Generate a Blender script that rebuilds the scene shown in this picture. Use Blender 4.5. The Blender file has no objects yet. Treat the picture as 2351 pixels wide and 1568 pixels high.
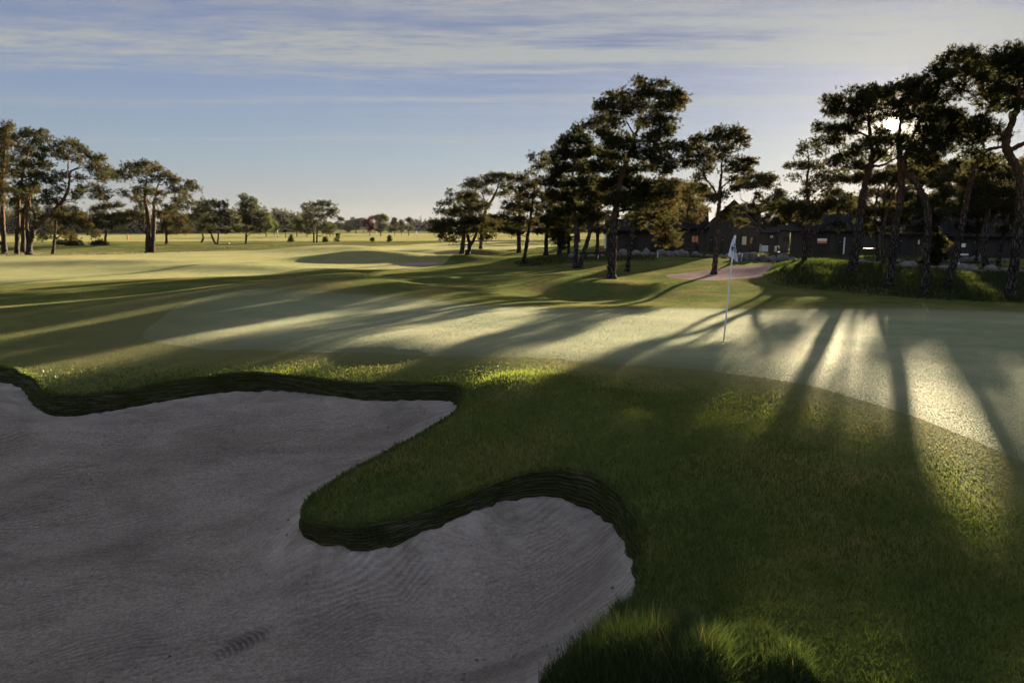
import bpy, math, random
import numpy as np
from mathutils import Vector, Matrix, geometry

random.seed(7)
RNG = np.random.default_rng(11)
scene = bpy.context.scene
COL = scene.collection

# ---------------------------------------------------------------- camera model
# measured in a 2351 x 1568 frame (24 mm lens on a 36 mm sensor)
FPX, CX, CY = 1567.3, 1175.5, 784.0
PITCH = math.radians(9.35)
HC = 2.29
cp, sp = math.cos(PITCH), math.sin(PITCH)
def ray(u, v):
    a, b = (u-CX)/FPX, (CY-v)/FPX
    return (a, cp+b*sp, -sp+b*cp)
def at_z(u, v, z):
    r = ray(u, v); t = (z-HC)/r[2]
    return (r[0]*t, r[1]*t, z)
def at_y(u, v, Y):
    r = ray(u, v); t = Y/r[1]
    return (r[0]*t, Y, HC+r[2]*t)
S2D = 1/1.05487            # full-size photo pixels -> 2351 frame
SUN_AZ, SUN_EL = math.radians(28.2), math.radians(7.4)
SUN_DIR = Vector((math.sin(SUN_AZ)*math.cos(SUN_EL), math.cos(SUN_AZ)*math.cos(SUN_EL), math.sin(SUN_EL)))

# ---------------------------------------------------------------- object helpers
def new_mesh(name, verts, faces):
    me = bpy.data.meshes.new(name)
    me.from_pydata(verts, [], faces); me.update()
    return me
def np_mesh(name, V, F, smooth=False):
    """V (n,3) float, F (m,k) int: fast mesh of uniform polygons"""
    V = np.asarray(V, np.float32); F = np.asarray(F, np.int32)
    me = bpy.data.meshes.new(name)
    m, k = F.shape
    me.vertices.add(len(V)); me.vertices.foreach_set('co', V.ravel())
    me.loops.add(m*k); me.loops.foreach_set('vertex_index', F.ravel())
    me.polygons.add(m); me.polygons.foreach_set('loop_start', np.arange(0, m*k, k, dtype=np.int32))
    if smooth: me.polygons.foreach_set('use_smooth', np.ones(m, bool))
    me.update(calc_edges=True)
    return me
def add_attr(me, name, vals):
    a = me.attributes.new(name, 'FLOAT', 'POINT')
    a.data.foreach_set('value', np.asarray(vals, np.float32))
def obj(name, me, mat=None, parent=None, loc=None):
    o = bpy.data.objects.new(name, me); COL.objects.link(o)
    if mat is not None:
        if len(me.materials) == 0: me.materials.append(mat)
    if parent is not None: o.parent = parent
    if loc is not None: o.location = loc
    return o
def tag(o, label=None, cat=None, group=None, kind=None):
    if label: o['label'] = label
    if cat: o['category'] = cat
    if group: o['group'] = group
    if kind: o['kind'] = kind
    return o
def thing(name, label, cat, loc=(0, 0, 0), rz=0, group=None):
    o = bpy.data.objects.new(name, None); COL.objects.link(o)
    o.location = loc; o.rotation_euler = (0, 0, rz); o.empty_display_size = .2
    return tag(o, label, cat, group)
class MB:
    """collects simple solids into one mesh"""
    def __init__(s): s.v = []; s.f = []
    def add(s, V, F):
        n = len(s.v); s.v += [tuple(p) for p in V]; s.f += [tuple(i+n for i in f) for f in F]
    def box(s, x0, x1, y0, y1, z0, z1):
        V = [(x0,y0,z0),(x1,y0,z0),(x1,y1,z0),(x0,y1,z0),(x0,y0,z1),(x1,y0,z1),(x1,y1,z1),(x0,y1,z1)]
        s.add(V, [(0,3,2,1),(4,5,6,7),(0,1,5,4),(1,2,6,5),(2,3,7,6),(3,0,4,7)])
    def prism(s, poly, y0, y1):
        """poly: list of (x,z), extruded along y"""
        n = len(poly)
        V = [(x,y0,z) for x,z in poly]+[(x,y1,z) for x,z in poly]
        F = [tuple(range(n)), tuple(range(2*n-1, n-1, -1))]
        F += [(i, i+n, (i+1) % n+n, (i+1) % n) for i in range(n)]
        s.add(V, F)
    def tube(s, pts, rad, n=8, cap=True):
        pts = [Vector(p) for p in pts]; base = len(s.v); ref = None
        for i, p in enumerate(pts):
            d = (pts[min(i+1, len(pts)-1)]-pts[max(i-1, 0)])
            d = d.normalized() if d.length > 1e-9 else Vector((0, 0, 1))
            if ref is None: ref = d.orthogonal().normalized()
            ref = (ref-d*ref.dot(d)); ref = ref.normalized() if ref.length > 1e-6 else d.orthogonal().normalized()
            b = d.cross(ref); r = rad[i] if hasattr(rad, '__len__') else rad
            for k in range(n):
                a = 2*math.pi*k/n
                s.v.append(tuple(p+ref*(math.cos(a)*r)+b*(math.sin(a)*r)))
        for i in range(len(pts)-1):
            for k in range(n):
                a = base+i*n+k; b2 = base+i*n+(k+1) % n
                s.f.append((a, b2, b2+n, a+n))
        if cap:
            s.f.append(tuple(base+k for k in range(n-1, -1, -1)))
            s.f.append(tuple(base+(len(pts)-1)*n+k for k in range(n)))
    def build(s, name, mat, parent=None, loc=None, smooth=False):
        me = new_mesh(name, s.v, s.f)
        if smooth: me.polygons.foreach_set('use_smooth', [True]*len(me.polygons))
        return obj(name, me, mat, parent, loc)
def catmull(P, per=6):
    P = [np.array(p, float) for p in P]
    if len(P) < 3: return P
    Q = [2*P[0]-P[1]]+P+[2*P[-1]-P[-2]]; out = []
    for i in range(1, len(Q)-2):
        a, b, c, d = Q[i-1], Q[i], Q[i+1], Q[i+2]
        for k in range(per):
            t = k/per
            out.append(.5*((2*b)+(-a+c)*t+(2*a-5*b+4*c-d)*t*t+(-a+3*b-3*c+d)*t**3))
    out.append(P[-1]); return out

# value noise on numpy arrays (for the relief of ground, sand and stones)
_T = np.random.default_rng(5).random((256, 256))
def vnoise(x, y):
    x = np.asarray(x, float); y = np.asarray(y, float)
    xi = np.floor(x).astype(int); yi = np.floor(y).astype(int); fx = x-xi; fy = y-yi
    fx = fx*fx*(3-2*fx); fy = fy*fy*(3-2*fy)
    g = lambda a, b: _T[a & 255, b & 255]
    return (g(xi,yi)*(1-fx)+g(xi+1,yi)*fx)*(1-fy)+(g(xi,yi+1)*(1-fx)+g(xi+1,yi+1)*fx)*fy-.5
def smooth01(a, b, x):
    t = np.clip((x-a)/(b-a), 0, 1); return t*t*(3-2*t)

# ---------------------------------------------------------------- node helpers
def nmat(name):
    m = bpy.data.materials.new(name); m.use_nodes = True
    nt = m.node_tree; nt.nodes.clear()
    return m, nt
class N:
    def __init__(s, nt): s.nt = nt
    def __call__(s, typ, props=None, **ins):
        n = s.nt.nodes.new(typ)
        for k, v in (props or {}).items(): setattr(n, k, v)
        for k, v in ins.items(): s.set(n, k, v)
        return n
    def set(s, n, k, v):
        key = int(k[1:]) if (k[0] == '_' and k[1:].isdigit()) else k.replace('__', ' ')
        i = n.inputs[key]
        if hasattr(v, 'bl_idname') and hasattr(v, 'outputs'): v = v.outputs[0]
        if isinstance(v, bpy.types.NodeSocket): s.nt.links.new(v, i)
        elif isinstance(v, (tuple, list)) and i.type == 'RGBA' and len(v) == 3: i.default_value = (*v, 1)
        else: i.default_value = v
    def math(s, op, a, b=0., clamp=False):
        return s('ShaderNodeMath', {'operation': op, 'use_clamp': clamp}, _0=a, _1=b).outputs[0]
    def vmath(s, op, a, b=(0, 0, 0)):
        n = s('ShaderNodeVectorMath', {'operation': op}, _0=a)
        if op == 'SCALE': s.set(n, 'Scale', b); return n.outputs[0]
        s.set(n, '_1', b); return n.outputs[1] if op in ('DOT_PRODUCT', 'LENGTH', 'DISTANCE') else n.outputs[0]
    def mix(s, f, a, b, blend='MIX'):
        n = s('ShaderNodeMix', {'data_type': 'RGBA', 'blend_type': blend})
        s.set(n, '_0', f); s.set(n, '_6', a); s.set(n, '_7', b); return n.outputs[2]
    def ramp(s, fac, stops, interp='LINEAR'):
        n = s('ShaderNodeValToRGB'); n.color_ramp.interpolation = interp
        e = n.color_ramp.elements
        while len(e) > 1: e.remove(e[-1])
        for i, (p, c) in enumerate(stops):
            el = e[0] if i == 0 else e.new(p)
            el.position = p; el.color = (c, c, c, 1) if not hasattr(c, '__len__') else (*c, 1)
        s.set(n, 'Fac', fac); return n.outputs[0]
    def noise(s, vec, scale, detail=2., rough=.5, dim='3D', out=0):
        n = s('ShaderNodeTexNoise', {'noise_dimensions': dim}, Scale=scale, Detail=detail, Roughness=rough)
        if vec is not None: s.set(n, 'Vector', vec)
        return n.outputs[out]
    def mapping(s, vec, scale=(1, 1, 1), rot=(0, 0, 0), loc=(0, 0, 0)):
        return s('ShaderNodeMapping', Vector=vec, Scale=scale, Rotation=rot, Location=loc).outputs[0]
EXPOSURE = 3.45
SKY_STRENGTH = .06
SKY_AIR, SKY_DUST, SKY_OZ = 1.0, .5, 3.0
SKY_TINT = (.465, .44, .47)
CLOUD_AMT, CLOUD_LUM = 1.4, .58
GRASS_D = 11000
# ---------------------------------------------------------------- camera, sun, sky
cam = bpy.data.cameras.new('camera'); cam.lens = 24; cam.sensor_width = 36; cam.clip_end = 6000; cam.clip_start = .05
camo = bpy.data.objects.new('camera', cam); COL.objects.link(camo)
camo.location = (0, 0, HC); camo.rotation_euler = (math.pi/2-PITCH, 0, 0)
scene.camera = camo

sl = bpy.data.lights.new('sun', 'SUN'); sl.energy = 5.0; sl.angle = math.radians(.5); sl.color = (1.0, .83, .61)
so = bpy.data.objects.new('sun', sl); COL.objects.link(so)
so.rotation_euler = (-SUN_DIR).to_track_quat('-Z', 'Y').to_euler(); so.location = (30, 60, 40)

world = bpy.data.worlds.new('World'); scene.world = world; world.use_nodes = True
nt = world.node_tree; nt.nodes.clear(); n = N(nt)
sky = n('ShaderNodeTexSky', {'sky_type': 'NISHITA', 'sun_disc': False, 'sun_elevation': SUN_EL,
        'sun_rotation': SUN_AZ, 'altitude': 0., 'air_density': SKY_AIR, 'dust_density': SKY_DUST, 'ozone_density': SKY_OZ})
geo = n('ShaderNodeTexCoord').outputs['Generated']
sep = n('ShaderNodeSeparateXYZ', Vector=geo)
zc = n.math('MAXIMUM', sep.outputs[2], .02)
px = n.math('DIVIDE', sep.outputs[0], zc); py = n.math('DIVIDE', sep.outputs[1], zc)   # a flat cloud layer overhead
pl = n('ShaderNodeCombineXYZ', X=px, Y=py, Z=0.).outputs[0]
warp = n.noise(n.mapping(pl, (.22, .6, 1)), 1.0, 3, .55)
pyw = n.math('ADD', py, n.math('MULTIPLY', n.math('SUBTRACT', warp, .5), 1.6))
bands = n.ramp(n.math('DIVIDE', pyw, 10.), [(0, .5), (.30, .45), (.345, .40), (.37, .95), (.425, 1.), (.45, .2), (.457, .6),
               (.472, .1), (.53, .04), (.56, .45), (.59, .04), (.75, 0.), (.80, .35), (.84, 0.), (1, 0.)])
streak = n.ramp(n.noise(n.mapping(pl, (.35, 2.2, 1), (0, 0, .06)), 1.0, 5, .6), [(.28, 0.), (.58, 1.)])
ripple = n.ramp(n.noise(n.mapping(pl, (3.2, 9.0, 1), (0, 0, -.1)), 1.0, 5, .68), [(.34, .15), (.62, 1.)])
pat = n.math('MULTIPLY', streak, n.math('ADD', n.math('MULTIPLY', ripple, .6), .4))
dens = n.math('MULTIPLY', n.math('MULTIPLY', bands, streak), ripple)
sund = n.vmath('DOT_PRODUCT', geo, tuple(SUN_DIR))
near = n.ramp(sund, [(.60, 0.), (.85, .6), (.97, 1.)])
dens = n.math('ADD', n.math('MULTIPLY', dens, CLOUD_AMT), n.math('MULTIPLY', n.math('MULTIPLY', near, n.math('ADD', bands, .35)), n.math('MULTIPLY', pat, .8)), True)
# cool lavender upper sky; the unseen zenith is brightened as added fill light
skyc = n.mix(1.0, n('ShaderNodeGamma', Color=sky, Gamma=.5), SKY_TINT, 'MULTIPLY')
skyc = n.mix(n.ramp(sep.outputs[2], [(0., .62), (.08, .45), (.2, .42)]), skyc, n('ShaderNodeRGBToBW', Color=skyc))
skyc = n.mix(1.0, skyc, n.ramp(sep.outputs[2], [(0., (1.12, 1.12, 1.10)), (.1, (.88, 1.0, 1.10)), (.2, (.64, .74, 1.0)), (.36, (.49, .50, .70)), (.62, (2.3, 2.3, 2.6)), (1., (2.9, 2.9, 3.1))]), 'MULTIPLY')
lum = n('ShaderNodeRGBToBW', Color=skyc).outputs[0]
low = n.ramp(sep.outputs[2], [(.09, 0.), (.2, 1.)])
skyc = n.vmath('SCALE', skyc, n.math('SUBTRACT', 1., n.math('MULTIPLY', n.math('MULTIPLY', near, low), n.math('MULTIPLY', n.math('SUBTRACT', 1., pat), .36))))
cl = n.vmath('SCALE', (.95, 1.0, 1.0), n.math('ADD', n.math('MULTIPLY', lum, .55), CLOUD_LUM))
skyc = n.mix(dens, skyc, cl)
lum2 = n('ShaderNodeRGBToBW', Color=skyc).outputs[0]
skyc = n.vmath('SCALE', skyc, n.math('DIVIDE', 1.42, n.math('ADD', 1., n.math('MULTIPLY', lum2, .95))))
lp = None
disc = n.math('MULTIPLY', n.math('SUBTRACT', sund, math.cos(math.radians(.6))), 1/(math.cos(math.radians(.25))-math.cos(math.radians(.6))), True)
disc = n.vmath('SCALE', (1.0, .86, .62), n.math('MULTIPLY', disc, 40.))
halo = n.math('ADD', n.math('MULTIPLY', n.math('POWER', n.math('MAXIMUM', sund, 0.), 2600.), 2.2), n.math('MULTIPLY', n.math('POWER', n.math('MAXIMUM', sund, 0.), 90.), .22))
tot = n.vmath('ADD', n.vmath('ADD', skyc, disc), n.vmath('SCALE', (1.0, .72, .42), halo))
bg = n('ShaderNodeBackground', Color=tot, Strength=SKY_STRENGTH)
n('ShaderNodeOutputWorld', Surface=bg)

vs = scene.view_settings
scene.display_settings.display_device = 'sRGB'
vs.view_transform = 'Standard'; vs.look = 'None'; vs.gamma = 1; vs.use_curve_mapping = False; vs.exposure = EXPOSURE
c = scene.cycles
c.use_denoising = True
c.max_bounces = 6; c.diffuse_bounces = 3; c.glossy_bounces = 2; c.transmission_bounces = 3; c.transparent_max_bounces = 6
c.sample_clamp_indirect = 4.0; c.use_adaptive_sampling = True; c.adaptive_threshold = .012
c.caustics_reflective = False; c.caustics_refractive = False
# ---------------------------------------------------------------- bunker outlines (full-size photo pixels): lip, sand edge, lip height
B = [((0,889),(0,926),-.2), ((51,904),(40,934),-.24), ((88,921),(66,958),-.3), ((105,945),(84,985),-.37), ((126,957),(120,1005),-.42),
 ((165,959),(165,1008),-.43), ((204,957),(210,1004),-.42), ((306,945),(306,988),-.36), ((408,926),(408,969),-.30), ((510,911),(510,953),-.26),
 ((612,902),(625,947),-.24), ((697,910),(714,949),-.24), ((800,922),(800,959),-.24), ((863,927),(863,967),-.24), ((969,929),(969,970),-.24),
 ((1054,929),(1050,968),-.24), ((1097,933),(1088,972),-.25), ((1118,944),(1105,980),-.26), ((1122,962),(1111,988),-.28), ((1112,985),(1106,994),-.3),
 ((1101,999),None,-.32), ((1067,1020),None,-.36), ((1012,1054),None,-.42), ((926,1101),None,-.5), ((863,1133),None,-.55), ((820,1156),None,-.58),
 ((778,1186),None,-.6), ((748,1207),(746,1212),-.6), ((733,1229),(732,1252),-.59), ((730,1246),(730,1280),-.58), ((735,1256),(740,1303),-.58),
 ((756,1265),(773,1314),-.58), ((799,1271),(820,1323),-.57), ((863,1275),(875,1334),-.56), ((926,1267),(940,1323),-.54), ((969,1256),(990,1303),-.52),
 ((1033,1233),(1045,1281),-.48), ((1118,1203),(1128,1246),-.43), ((1182,1178),(1195,1222),-.4), ((1245,1156),(1258,1208),-.36), ((1309,1143),(1325,1204),-.33),
 ((1373,1143),(1382,1216),-.3), ((1437,1156),(1430,1235),-.28), ((1492,1190),(1475,1267),-.27), ((1526,1233),(1501,1292),-.26), ((1548,1275),(1515,1326),-.26),
 ((1554,1318),(1529,1360),-.27), ((1552,1360),(1536,1386),-.28), ((1547,1400),(1537,1408),-.3), ((1538,1424),None,-.32), ((1527,1457),None,-.34),
 ((1488,1480),None,-.38), ((1450,1522),None,-.4), ((1418,1577),None,-.41), ((1374,1610),None,-.42), ((1331,1660),None,-.42)]
lip, snd = [], []
for L, S_, z in B:
    p = at_z(L[0]*S2D, L[1]*S2D, z)
    if S_ is None: q = (p[0], p[1], z-.03)
    else:
        d = math.hypot(p[0], p[1]); r = ray(S_[0]*S2D, S_[1]*S2D); t = (d-.05)/math.hypot(r[0], r[1])
        q = (r[0]*t, r[1]*t, HC+r[2]*t)
    lip.append(p); snd.append(q)
tail = [(.35,3.0,-.42), (-.4,2.2,-.42), (-2,1.5,-.42), (-4.5,1.4,-.42), (-7,2.2,-.42), (-9.6,4.2,-.4), (-11.6,7.5,-.36), (-12.0,10.5,-.3), (-11.2,12.2,-.24)]
lip += tail; snd += [(x, y, z-.05) for x, y, z in tail]
def densify(Lp, step):
    """closed catmull curve, resampled; returns points and the parameter of each"""
    P = np.array(Lp, float); n_ = len(P); out = []
    for i in range(n_):
        a, b, c_, d = P[i-1], P[i], P[(i+1) % n_], P[(i+2) % n_]
        k = max(1, int(round(np.linalg.norm(c_-b)/step)))
        for j in range(k):
            t = j/k
            out.append(.5*((2*b)+(-a+c_)*t+(2*a-5*b+4*c_-d)*t*t+(-a+3*b-3*c_+d)*t**3))
    return np.array(out)
LS = densify([a+b for a, b in zip(lip, snd)], .07)     # lip and sand edge sampled together so they stay paired
# the cut edge is never quite clean
wob = vnoise(np.arange(len(LS))*.35, np.zeros(len(LS)))*.03
LIP, SND = LS[:, :3].copy(), LS[:, 3:].copy()
LIP[:, 2] += wob; SND[:, 2] += vnoise(np.arange(len(LS))*.6, np.ones(len(LS))*9)*.03
SND[:, :2] += np.stack([vnoise(np.arange(len(LS))*.5, np.ones(len(LS))*3), vnoise(np.arange(len(LS))*.5, np.ones(len(LS))*7)], 1)*.05

def inside(poly, x, y):
    x = np.asarray(x); y = np.asarray(y); c_ = np.zeros(x.shape, bool); n_ = len(poly); j = n_-1
    for i in range(n_):
        xi, yi, xj, yj = poly[i][0], poly[i][1], poly[j][0], poly[j][1]
        if yi != yj:
            c_ ^= ((yi > y) != (yj > y)) & (x < (xj-xi)*(y-yi)/(yj-yi)+xi)
        j = i
    return c_
def near_dist(poly, x, y):
    d = np.full(np.shape(x), 1e9)
    for p in poly: d = np.minimum(d, (x-p[0])**2+(y-p[1])**2)
    return np.sqrt(d)

# ---------------------------------------------------------------- relief: thin-plate spline through surveyed heights
CT = [(u, v, z) for u, v, z in [
 # putting green and its rim
 (1661,783,0),(1300,760,.0),(1000,760,.0),(700,760,-.02),(420,760,-.05),(1900,780,.0),(2200,800,.02),(2351,760,.0),(1500,720,.0),(1100,712,.0),(800,700,.0),
 (1850,735,.0),(2150,735,.02),(2351,900,.02),(2050,900,.0),(1850,885,.0),(1600,850,0),(1200,820,-.02),(900,803,-.03),(600,790,-.05),(470,786,-.06),(2351,1060,.0),(2150,980,.0),
 # bank above the far bunker face
 (900,822,-.15),(700,818,-.16),(500,822,-.19),(300,830,-.2),(120,820,-.18),(0,800,-.12),(0,760,-.05),
 # spur between the bunkers and the hollow behind it
 (1130,868,.04),(1210,880,.09),(1300,915,.11),(1400,955,.10),(1490,1010,.04),(1560,1090,-.06),(1300,868,-.03),(1450,900,-.09),(1560,960,-.11),(1650,1060,-.1),
 (1150,950,-.12),(1250,1000,-.16),(1100,1030,-.26),(1000,1080,-.34),(900,1120,-.43),(800,1160,-.51),(1200,1060,-.24),(1350,1050,-.15),
 # right bank
 (1600,1200,-.13),(1600,1300,-.14),(1650,1400,-.1),(1800,1150,-.06),(2000,1250,.0),(2200,1250,.02),(2000,1450,.06),(2300,1450,.08),(1750,1550,.0),(1530,1480,-.14),(1400,1540,-.2),(1850,1000,-.05),(2050,1080,-.02),
 # fall behind the green, hollow, mounds
 (1100,690,-.05),(1250,690,-.3),(1400,690,-.32),(1250,676,-.28),(1400,676,-.3),(1500,690,-.2),(1100,668,.02),(1250,662,-.12),(1400,660,-.05),(1530,672,-.1),
 (1280,632,.18),(1180,636,.12),(1403,640,.05),(1500,640,.0),(1060,634,.05),(1000,650,.04),
 (1750,690,-.05),(1650,655,.0),(1750,650,.05),(1800,670,.0),
 (1950,698,.08),(2100,698,.12),(2250,706,.06),(2351,712,.0),
 # mound under the right-hand pines
 ]]
CW = [(12.6,25,.16),(10.3,25.3,.0),(13.8,23.3,.02),(16,25,.15),(16,22,-.0),(14.2,29,.5),(12,29.5,.6),(13.6,31.6,.72),(16.5,30.5,.5),(20,29,.3),(18,25,.1),(20,22,0),
 (10.6,27,.1),(9.4,29,.06),(8.6,33,.06),(12,34,.2),(13.8,34.2,.62),(11.3,32,.1),(14,36,.5),(18,36,.3),(24,34,.25),(22,44,.3),(28,44,.3),(10.2,36,.14),(12.8,37,.32),(8,39,.15),(5.5,37,.08),
 (8,46,.45),(4,46,.40),(11.5,44,.45),(15,46,.4),(12,56,.4),(18,56,.36),(25,56,.3),(6,56,.42),(33,52,.3),(0,46,.1),(-4,40,-.05),(12,70,.2),(25,70,.2),
 # ridge left of and behind the green, with the low fairway past it
 (-9.0,23.2,.46),(-10.6,21.2,.30),(-7.7,25.6,.55),(-5.8,27.8,.5),(-12.6,19.2,.14),(-3,29,.3),(-9.5,31,.0),(-11,26.5,.02),(-13,24,-.1),(-15,22,-.12),(-20,22,-.1),(-13,30,-.05),(-17,28,-.15),(-4.5,34,.05),(-13,38,-.1),(-22,36,-.1),(-1.5,30.5,.12),
 (-5,42,-.1),(-16,46,-.05),(-26,46,0),(-34,52,.1),(-26,58,.15),(0,-4,.3),(6,-3,.3),(-8,-4,.1),(3,1,.22),(10,2,.2),(14,8,.15),(16,15,.1),(-16,4,.0),(-16,12,-.1),(0,60,.0),(-12,60,0)]
for p in lip[::2]: CW.append(tuple(p))
for u, v, z in CT: CW.append(at_z(u, v, z))
for k in range(16):
    a = 2*math.pi*k/16; CW.append((75*math.sin(a), 75*math.cos(a), .05 if math.cos(a) > 0 else 0))
CW = np.array(CW)
def tps_k(r2): return .5*r2*np.log(r2+1e-9)
def tps_fit(P, lam):
    n_ = len(P); d2 = ((P[:, None, :2]-P[None, :, :2])**2).sum(-1)
    A = np.zeros((n_+3, n_+3)); A[:n_, :n_] = tps_k(d2)+lam*np.eye(n_)
    A[:n_, n_] = 1; A[:n_, n_+1:] = P[:, :2]; A[n_:, :n_] = A[:n_, n_:].T
    return np.linalg.solve(A, np.concatenate([P[:, 2], [0, 0, 0]]))
def tps_eval(P, w, x, y):
    out = np.empty(x.shape)
    for i in range(0, len(x), 20000):
        X, Y_ = x[i:i+20000], y[i:i+20000]
        d2 = (X[:, None]-P[None, :, 0])**2+(Y_[:, None]-P[None, :, 1])**2
        out[i:i+20000] = tps_k(d2)@w[:-3]+w[-3]+w[-2]*X+w[-1]*Y_
    return out
WG = tps_fit(CW, .12)
# free-standing mounds of the course: x, y, height, radius along x, radius along y
MOUNDS = [(-17,69,.75,7,3.2),(-8,62,.55,6,2.6),(-10.5,52,.75,5,2.4),(-4,49,.5,3.5,2.2),(-3.5,57,.7,4.5,2.4),(3,66,.5,7,3),(-26,44,.35,10,2.5),(-16,40,.3,6,2),
          (9,76,.5,9,3),(-42,84,.4,14,3),(20,170,1.2,14,7),(-6,190,1.2,16,7),(38,160,1.,12,6)]
def zter(x, y):
    x = np.asarray(x, float).ravel(); y = np.asarray(y, float).ravel()
    d = np.hypot(x, y); w = 1-smooth01(52, 74, d)
    z = np.zeros(x.shape); m = w > 0
    if m.any(): z[m] = tps_eval(CW, WG, x[m], y[m])*w[m]
    for mx, my, h, rx, ry in MOUNDS:
        z += h*np.exp(-((x-mx)/rx)**2-((y-my)/ry)**2)
    far = smooth01(15, 30, d)
    z += vnoise(x*.9+3, y*.9)*.018+vnoise(x*.33, y*.33+9)*.03*(.5+far)+vnoise(x*.11, y*.11)*.14*far
    z += smooth01(120, 900, d)*1.0
    return z
def zt(x, y): return float(zter([x], [y])[0])
def hit(u, v, t0=3., t1=400.):
    r = ray(u, v); t = np.geomspace(t0, t1, 2500)
    g = zter(r[0]*t, r[1]*t); k = np.argmax(HC+r[2]*t < g)
    if k == 0: k = len(t)-1
    return (r[0]*t[k], r[1]*t[k], g[k])

# ---------------------------------------------------------------- outlines of the mown areas
def px_poly(P, step):
    Q = [at_z(u, v, 0)[:2] for u, v in P]
    return densify([(a, b, 0) for a, b in Q], step)[:, :2]
GREEN = px_poly([(330,768),(360,740),(430,712),(520,697),(640,690),(800,688),(960,688),(1100,697),(1250,702),(1400,704),(1600,703),(1800,710),(2000,714),(2200,717),(2500,720),(2900,760),
                 (3000,900),(2700,1120),(2480,1130),(2351,1062),(2200,995),(2050,938),(1850,884),(1600,848),(1400,832),(1200,819),(1000,807),(800,798),(600,792),(450,788)], .25)
PATH = np.array([h[:2] for h in [hit(u, v) for u, v in [(1528,634),(1580,626),(1640,618),(1700,611),(1760,608),(1780,612),(1762,622),(1750,636),(1700,640),(1640,644),(1580,642)]]])
PATH = densify([(a, b, 0) for a, b in list(PATH)], .3)[:, :2]
FAIRWAY = np.array([(-60,40),(-62,56),(-48,66),(-30,72),(-20,84),(-12,110),(2,120),(8,90),(4,72),(-3,60),(-5,44),(-10,40),(-14,35),(-20,31),(-28,28),(-45,30)], float)
FAIRWAY = densify([(a, b, 0) for a, b in FAIRWAY], 1.2)[:, :2]
RANGE = np.array([(-140,116),(-90,125),(-40,132),(-5,140),(40,150),(60,210),(20,330),(-60,330),(-150,240)], float)
RANGE = densify([(a, b, 0) for a, b in RANGE], 4)[:, :2]
POT = densify([(a, b, 0) for a, b in [(-8.0,46.2),(-6.4,45.7),(-5.2,46.0),(-5.0,46.6),(-6.2,47.0),(-7.6,46.9)]], .2)[:, :2]

def polar_points():
    P = []
    r = .5
    while r < 3500:
        fine = r < 62
        na = 250 if fine else 140
        a = np.linspace(-math.radians(46), math.radians(46), na)
        P.append(np.stack([np.sin(a)*r, np.cos(a)*r], 1))
        ab = np.linspace(math.radians(46), math.radians(314), 66 if r < 80 else 34)[1:-1]
        P.append(np.stack([np.sin(ab)*r, np.cos(ab)*r], 1))
        r *= 1.021 if r < 30 else (1.016 if fine else 1.05)
    P.append(np.array([[0, 0]]))
    return np.concatenate(P)
pts = polar_points()
pts = pts+np.random.default_rng(2).normal(0, 1, pts.shape)*(.0015*np.hypot(pts[:, :1], pts[:, 1:]))
loops = [LIP[:, :2], GREEN, PATH, FAIRWAY, RANGE, POT]
keep = np.ones(len(pts), bool)
for L in loops:
    lo, hi = L.min(0)-2, L.max(0)+2
    sel = np.where((pts[:, 0] > lo[0]) & (pts[:, 0] < hi[0]) & (pts[:, 1] > lo[1]) & (pts[:, 1] < hi[1]) & keep)[0]
    d = near_dist(L, pts[sel, 0], pts[sel, 1])
    keep[sel[d < .25*np.linalg.norm(L[1]-L[0])]] = False
m = inside(LIP, pts[:, 0], pts[:, 1]); keep &= ~m
pts = pts[keep]
allv = [tuple(p) for p in pts]; edges = []
lip0 = len(allv)
for L in loops:
    b = len(allv); allv += [tuple(p) for p in L]
    edges += [(b+i, b+(i+1) % len(L)) for i in range(len(L))]
cv, ce, cf, ov, oe, of = geometry.delaunay_2d_cdt([Vector(p) for p in allv], edges, [], 0, 1e-5)
TV = np.array([(p.x, p.y) for p in cv]); TF = np.array([tuple(f) for f in cf if len(f) == 3])
TZ = zter(TV[:, 0], TV[:, 1])
lipz = {}
for i, o_ in enumerate(ov):
    for k in o_:
        if lip0 <= k < lip0+len(LIP): TZ[i] = .5*LIP[k-lip0, 2]+.5*TZ[i]; LIP[k-lip0, 2] = TZ[i]
T3 = np.column_stack([TV, TZ])
cen = TV[TF].mean(1)
# orientation up
e1 = TV[TF[:, 1]]-TV[TF[:, 0]]; e2 = TV[TF[:, 2]]-TV[TF[:, 0]]
flip = (e1[:, 0]*e2[:, 1]-e1[:, 1]*e2[:, 0]) < 0
TF[flip] = TF[flip][:, ::-1]
inB = inside(LIP, cen[:, 0], cen[:, 1])
reg = np.zeros(len(TF), int)
reg[inside(FAIRWAY, cen[:, 0], cen[:, 1])] = 2
reg[inside(RANGE, cen[:, 0], cen[:, 1])] = 3
reg[inside(PATH, cen[:, 0], cen[:, 1])] = 4
reg[inside(POT, cen[:, 0], cen[:, 1])] = 5
reg[inside(GREEN, cen[:, 0], cen[:, 1])] = 1
reg[inB] = -1
def sub_mesh(name, k):
    F = TF[reg == k]; ids, inv = np.unique(F, return_inverse=True)
    me = np_mesh(name, T3[ids], inv.reshape(F.shape), True)
    add_attr(me, 'collar', np.exp(-near_dist(GREEN, T3[ids][:, 0], T3[ids][:, 1])/(.9+2.6*smooth01(-4.5, -9., T3[ids][:, 0]))) if k < 2 else np.zeros(len(ids)))
    return me, T3[ids]
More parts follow.
